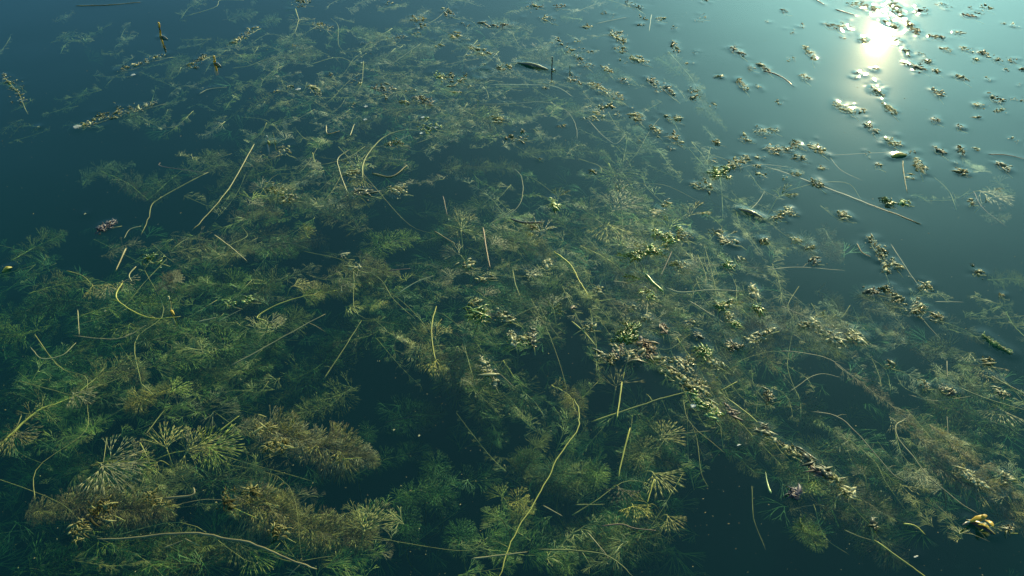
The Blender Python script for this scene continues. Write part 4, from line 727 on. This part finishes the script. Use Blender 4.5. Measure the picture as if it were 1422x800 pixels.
# silt and air specks hanging in the water and lying on its film
sp = MB()
for k in range(2600):
    x, y = random.uniform(-10, 1432), random.uniform(-5, 810); d = random.choice([0, random.uniform(.2, 9), random.uniform(.2, 5)])/100
    p = at(x, y, -d); q_ = random.choice([.25, .3, .35, .5, .8])*.0009*(1.2 if d == 0 else 1)
    V_ = IV*q_*np.array([random.uniform(.7, 2.2), 1, .6]); a = random.uniform(0, 6.28); c_, s_ = math.cos(a), math.sin(a)
    sp.add(V_ @ np.array([[c_, s_, 0], [-s_, c_, 0], [0, 0, 1]])+np.array(p), IF)
o = bpy.data.objects.new('silt_specks', mesh('silt_specks', sp.V, sp.F, MAT['brown'])); link(o); o['kind'] = 'stuff'; o['label'] = 'small silt specks hanging in the water and on its film'
# fine strands woven through the mat
for _ in range(45):
    (cx, cy, sx, sy, n, d0, d1, lp, ang, cols) = random.choice(MATF[6:]); x = random.gauss(cx, sx*.6); y = random.gauss(cy, sy*.6)
    if y < 0 or y > 800 or gap(x, y): continue
    a = R(ang+random.gauss(0, 40)); ln = lp*random.uniform(2, 7); m = mpp(x, y); d = random.uniform(.1, 2)/100
    P = [at(x+math.cos(a)*ln*t+random.gauss(0, .08)*ln, y-math.sin(a)*ln*t+random.gauss(0, .08)*ln, -d-abs(t)*random.uniform(0, .03)) for t in (-.5, -.15, .2, .5)]
    fil.tube(spline(P, 14), np.linspace(1, .5, 14)*m*random.uniform(.4, .9), 4)
quads = [f for f in fil.F if len(f) == 4]; mat_.add(np.array(fil.V), quads, KEYS.index('olive'))
mat_.build('tangled_weed_mat', 'tangled feathery water weed filling the water between the larger shoots')

# ------------------------------------------------------------------ water: one closed body, fine surface where the photo looks
xs = GX0+GS*np.arange(NX); ys = GY0+GS*np.arange(NY)
XX, YY = np.meshgrid(xs, ys); V = np.stack([XX, YY, HF], -1).reshape(-1, 3)
idx = np.arange(NX*NY).reshape(NY, NX)
Q = np.stack([idx[:-1, :-1], idx[:-1, 1:], idx[1:, 1:], idx[1:, :-1]], -1).reshape(-1, 4)
# the outer ring shares only the grid's corners; the grid is flat along its border so the seam is tight
E = 400.0; nb = len(V)
extra = np.array([(-E, -E, 0), (E, -E, 0), (E, E, 0), (-E, E, 0), (-E, -E, -1.5), (E, -E, -1.5), (E, E, -1.5), (-E, E, -1.5)])
V = np.vstack([V, extra]); c0, c1, c2, c3 = idx[0, 0], idx[0, -1], idx[-1, -1], idx[-1, 0]
ring = [(nb, nb+1, c1, c0), (nb+1, nb+2, c2, c1), (nb+2, nb+3, c3, c2), (nb+3, nb, c0, c3)]
walls = [(nb, nb+4, nb+5, nb+1), (nb+1, nb+5, nb+6, nb+2), (nb+2, nb+6, nb+7, nb+3), (nb+3, nb+7, nb+4, nb), (nb+4, nb+7, nb+6, nb+5)]
faces = np.vstack([Q, np.array(ring+walls)])
me = bpy.data.meshes.new('water'); me.vertices.add(len(V)); me.vertices.foreach_set('co', V.ravel())
me.loops.add(faces.size); me.loops.foreach_set('vertex_index', faces.ravel().astype(np.int32))
me.polygons.add(len(faces)); me.polygons.foreach_set('loop_start', np.arange(0, faces.size, 4, dtype=np.int32))
me.update(calc_edges=True); sm = np.ones(len(faces), bool); sm[-9:] = False; me.polygons.foreach_set('use_smooth', sm); me.validate()
m, t, n, l = new_mat('pond_water'); out = n['Material Output']; n.remove(n['Principled BSDF'])
# Schlick's reflectance from either side of the surface
geo = n.new('ShaderNodeNewGeometry'); dt = n.new('ShaderNodeVectorMath'); dt.operation = 'DOT_PRODUCT'; l.new(geo.outputs['Incoming'], dt.inputs[0]); l.new(geo.outputs['Normal'], dt.inputs[1])
def mth(op, a, b=None):
    q = n.new('ShaderNodeMath'); q.operation = op
    for i, v in enumerate((a, b)):
        if v is None: continue
        if isinstance(v, (int, float)): q.inputs[i].default_value = v
        else: l.new(v, q.inputs[i])
    return q.outputs[0]
fr = mth('ADD', mth('MULTIPLY', mth('POWER', mth('SUBTRACT', 1.0, mth('ABSOLUTE', dt.outputs['Value'])), 5.0), .98), .02)
gl = n.new('ShaderNodeBsdfGlossy'); gl.inputs['Roughness'].default_value = .016; gl.inputs['Color'].default_value = (1, 1, 1, 1)
tr = n.new('ShaderNodeBsdfTransparent'); tr.inputs[0].default_value = (.96, .98, .97, 1)
g2 = n.new('ShaderNodeBsdfGlossy'); g2.inputs['Roughness'].default_value = .16
gm = n.new('ShaderNodeMixShader'); gm.inputs[0].default_value = .010; l.new(gl.outputs[0], gm.inputs[1]); l.new(g2.outputs[0], gm.inputs[2])
mx = n.new('ShaderNodeMixShader'); l.new(fr, mx.inputs[0]); l.new(tr.outputs[0], mx.inputs[1]); l.new(gm.outputs[0], mx.inputs[2]); l.new(mx.outputs[0], out.inputs['Surface'])
ab = n.new('ShaderNodeVolumeAbsorption'); ab.inputs['Color'].default_value = (.38, .72, .60, 1); ab.inputs['Density'].default_value = 4.2
sc = n.new('ShaderNodeVolumeScatter'); sc.inputs['Color'].default_value = (.12, .75, 1.0, 1); sc.inputs['Density'].default_value = .15; sc.inputs['Anisotropy'].default_value = .0
av = n.new('ShaderNodeAddShader'); l.new(ab.outputs[0], av.inputs[0]); l.new(sc.outputs[0], av.inputs[1]); l.new(av.outputs[0], out.inputs['Volume'])
me.materials.append(m); o = bpy.data.objects.new('water', me); link(o); o['kind'] = 'structure'

# ------------------------------------------------------------------ labels: what it is, and where among things one can find
MARKS = [(223, 45, 'the taller yellow reed stub'), (107, 176, 'the white oval shell'), (1222, 56, 'the sun glint'), (740, 92, 'the dark floating pod'), (310, 265, 'the long straight tan stalk'), (535, 195, 'the branching green stalk'),
         (676, 345, 'the upright reddish stick'), (604, 460, 'the upright yellow green curl'), (237, 420, 'the pale yellow stub'), (910, 393, 'the bright green leaf stalk'), (900, 485, 'the dark red clump'), (1043, 297, 'the dark floating twig piece'),
         (1215, 285, 'the long tapering stalk'), (1386, 479, 'the spiky floating bud shoot'), (1362, 728, 'the black and gold leaf'), (1137, 650, 'the knobbly brown clump'), (670, 102, 'the ripple ring'), (865, 631, 'the upright yellow stalk'),
         (755, 665, 'the S shaped stem'), (287, 742, 'the yellow tan branch'), (148, 313, 'the purple grey clump'), (75, 492, 'the pale upturned stalk'), (470, 500, 'the dark open water'), (1340, 650, 'the streaming feathery shoot'), (1245, 410, 'the crusted strips at right'), (730, 308, 'the short dark twig')]
ORD = ['nearest', 'second nearest', 'third nearest', 'fourth nearest', 'fifth nearest', 'sixth nearest', 'seventh nearest', 'eighth nearest', 'ninth nearest', 'tenth nearest', 'eleventh nearest', 'twelfth nearest', 'thirteenth nearest', 'fourteenth nearest', 'fifteenth nearest', 'sixteenth nearest', 'seventeenth nearest', 'eighteenth nearest', 'nineteenth nearest', 'twentieth nearest']
used = set(); buckets = {}
for (o, ph, lab, (x, y)) in LABELLED:
    if lab: o['label'] = lab; used.add(lab); continue
    best = sorted(MARKS, key=lambda k: math.hypot(k[0]-x, (k[1]-y)*1.3))[0]
    dx, dy = x-best[0], (y-best[1])
    if abs(dx) > 1.6*abs(dy): d = 'right of' if dx > 0 else 'left of'
    elif abs(dy) > 1.6*abs(dx): d = 'below' if dy > 0 else 'above'
    else: d = ('lower ' if dy > 0 else 'upper ')+('right of' if dx > 0 else 'left of')
    buckets.setdefault((ph, best[2], d), []).append((math.hypot(dx, dy), o))
for (ph, mk, d), L in buckets.items():
    L.sort(key=lambda t: t[0])
    for i, (_, o) in enumerate(L):
        if len(L) == 1: o['label'] = f'{ph} {d} {mk}'
        elif i == len(L)-1 and i > 1: o['label'] = f'{ph} farthest {d} {mk}'
        else: o['label'] = f'{ph}, {ORD[min(i, 19)]} {d} {mk}'
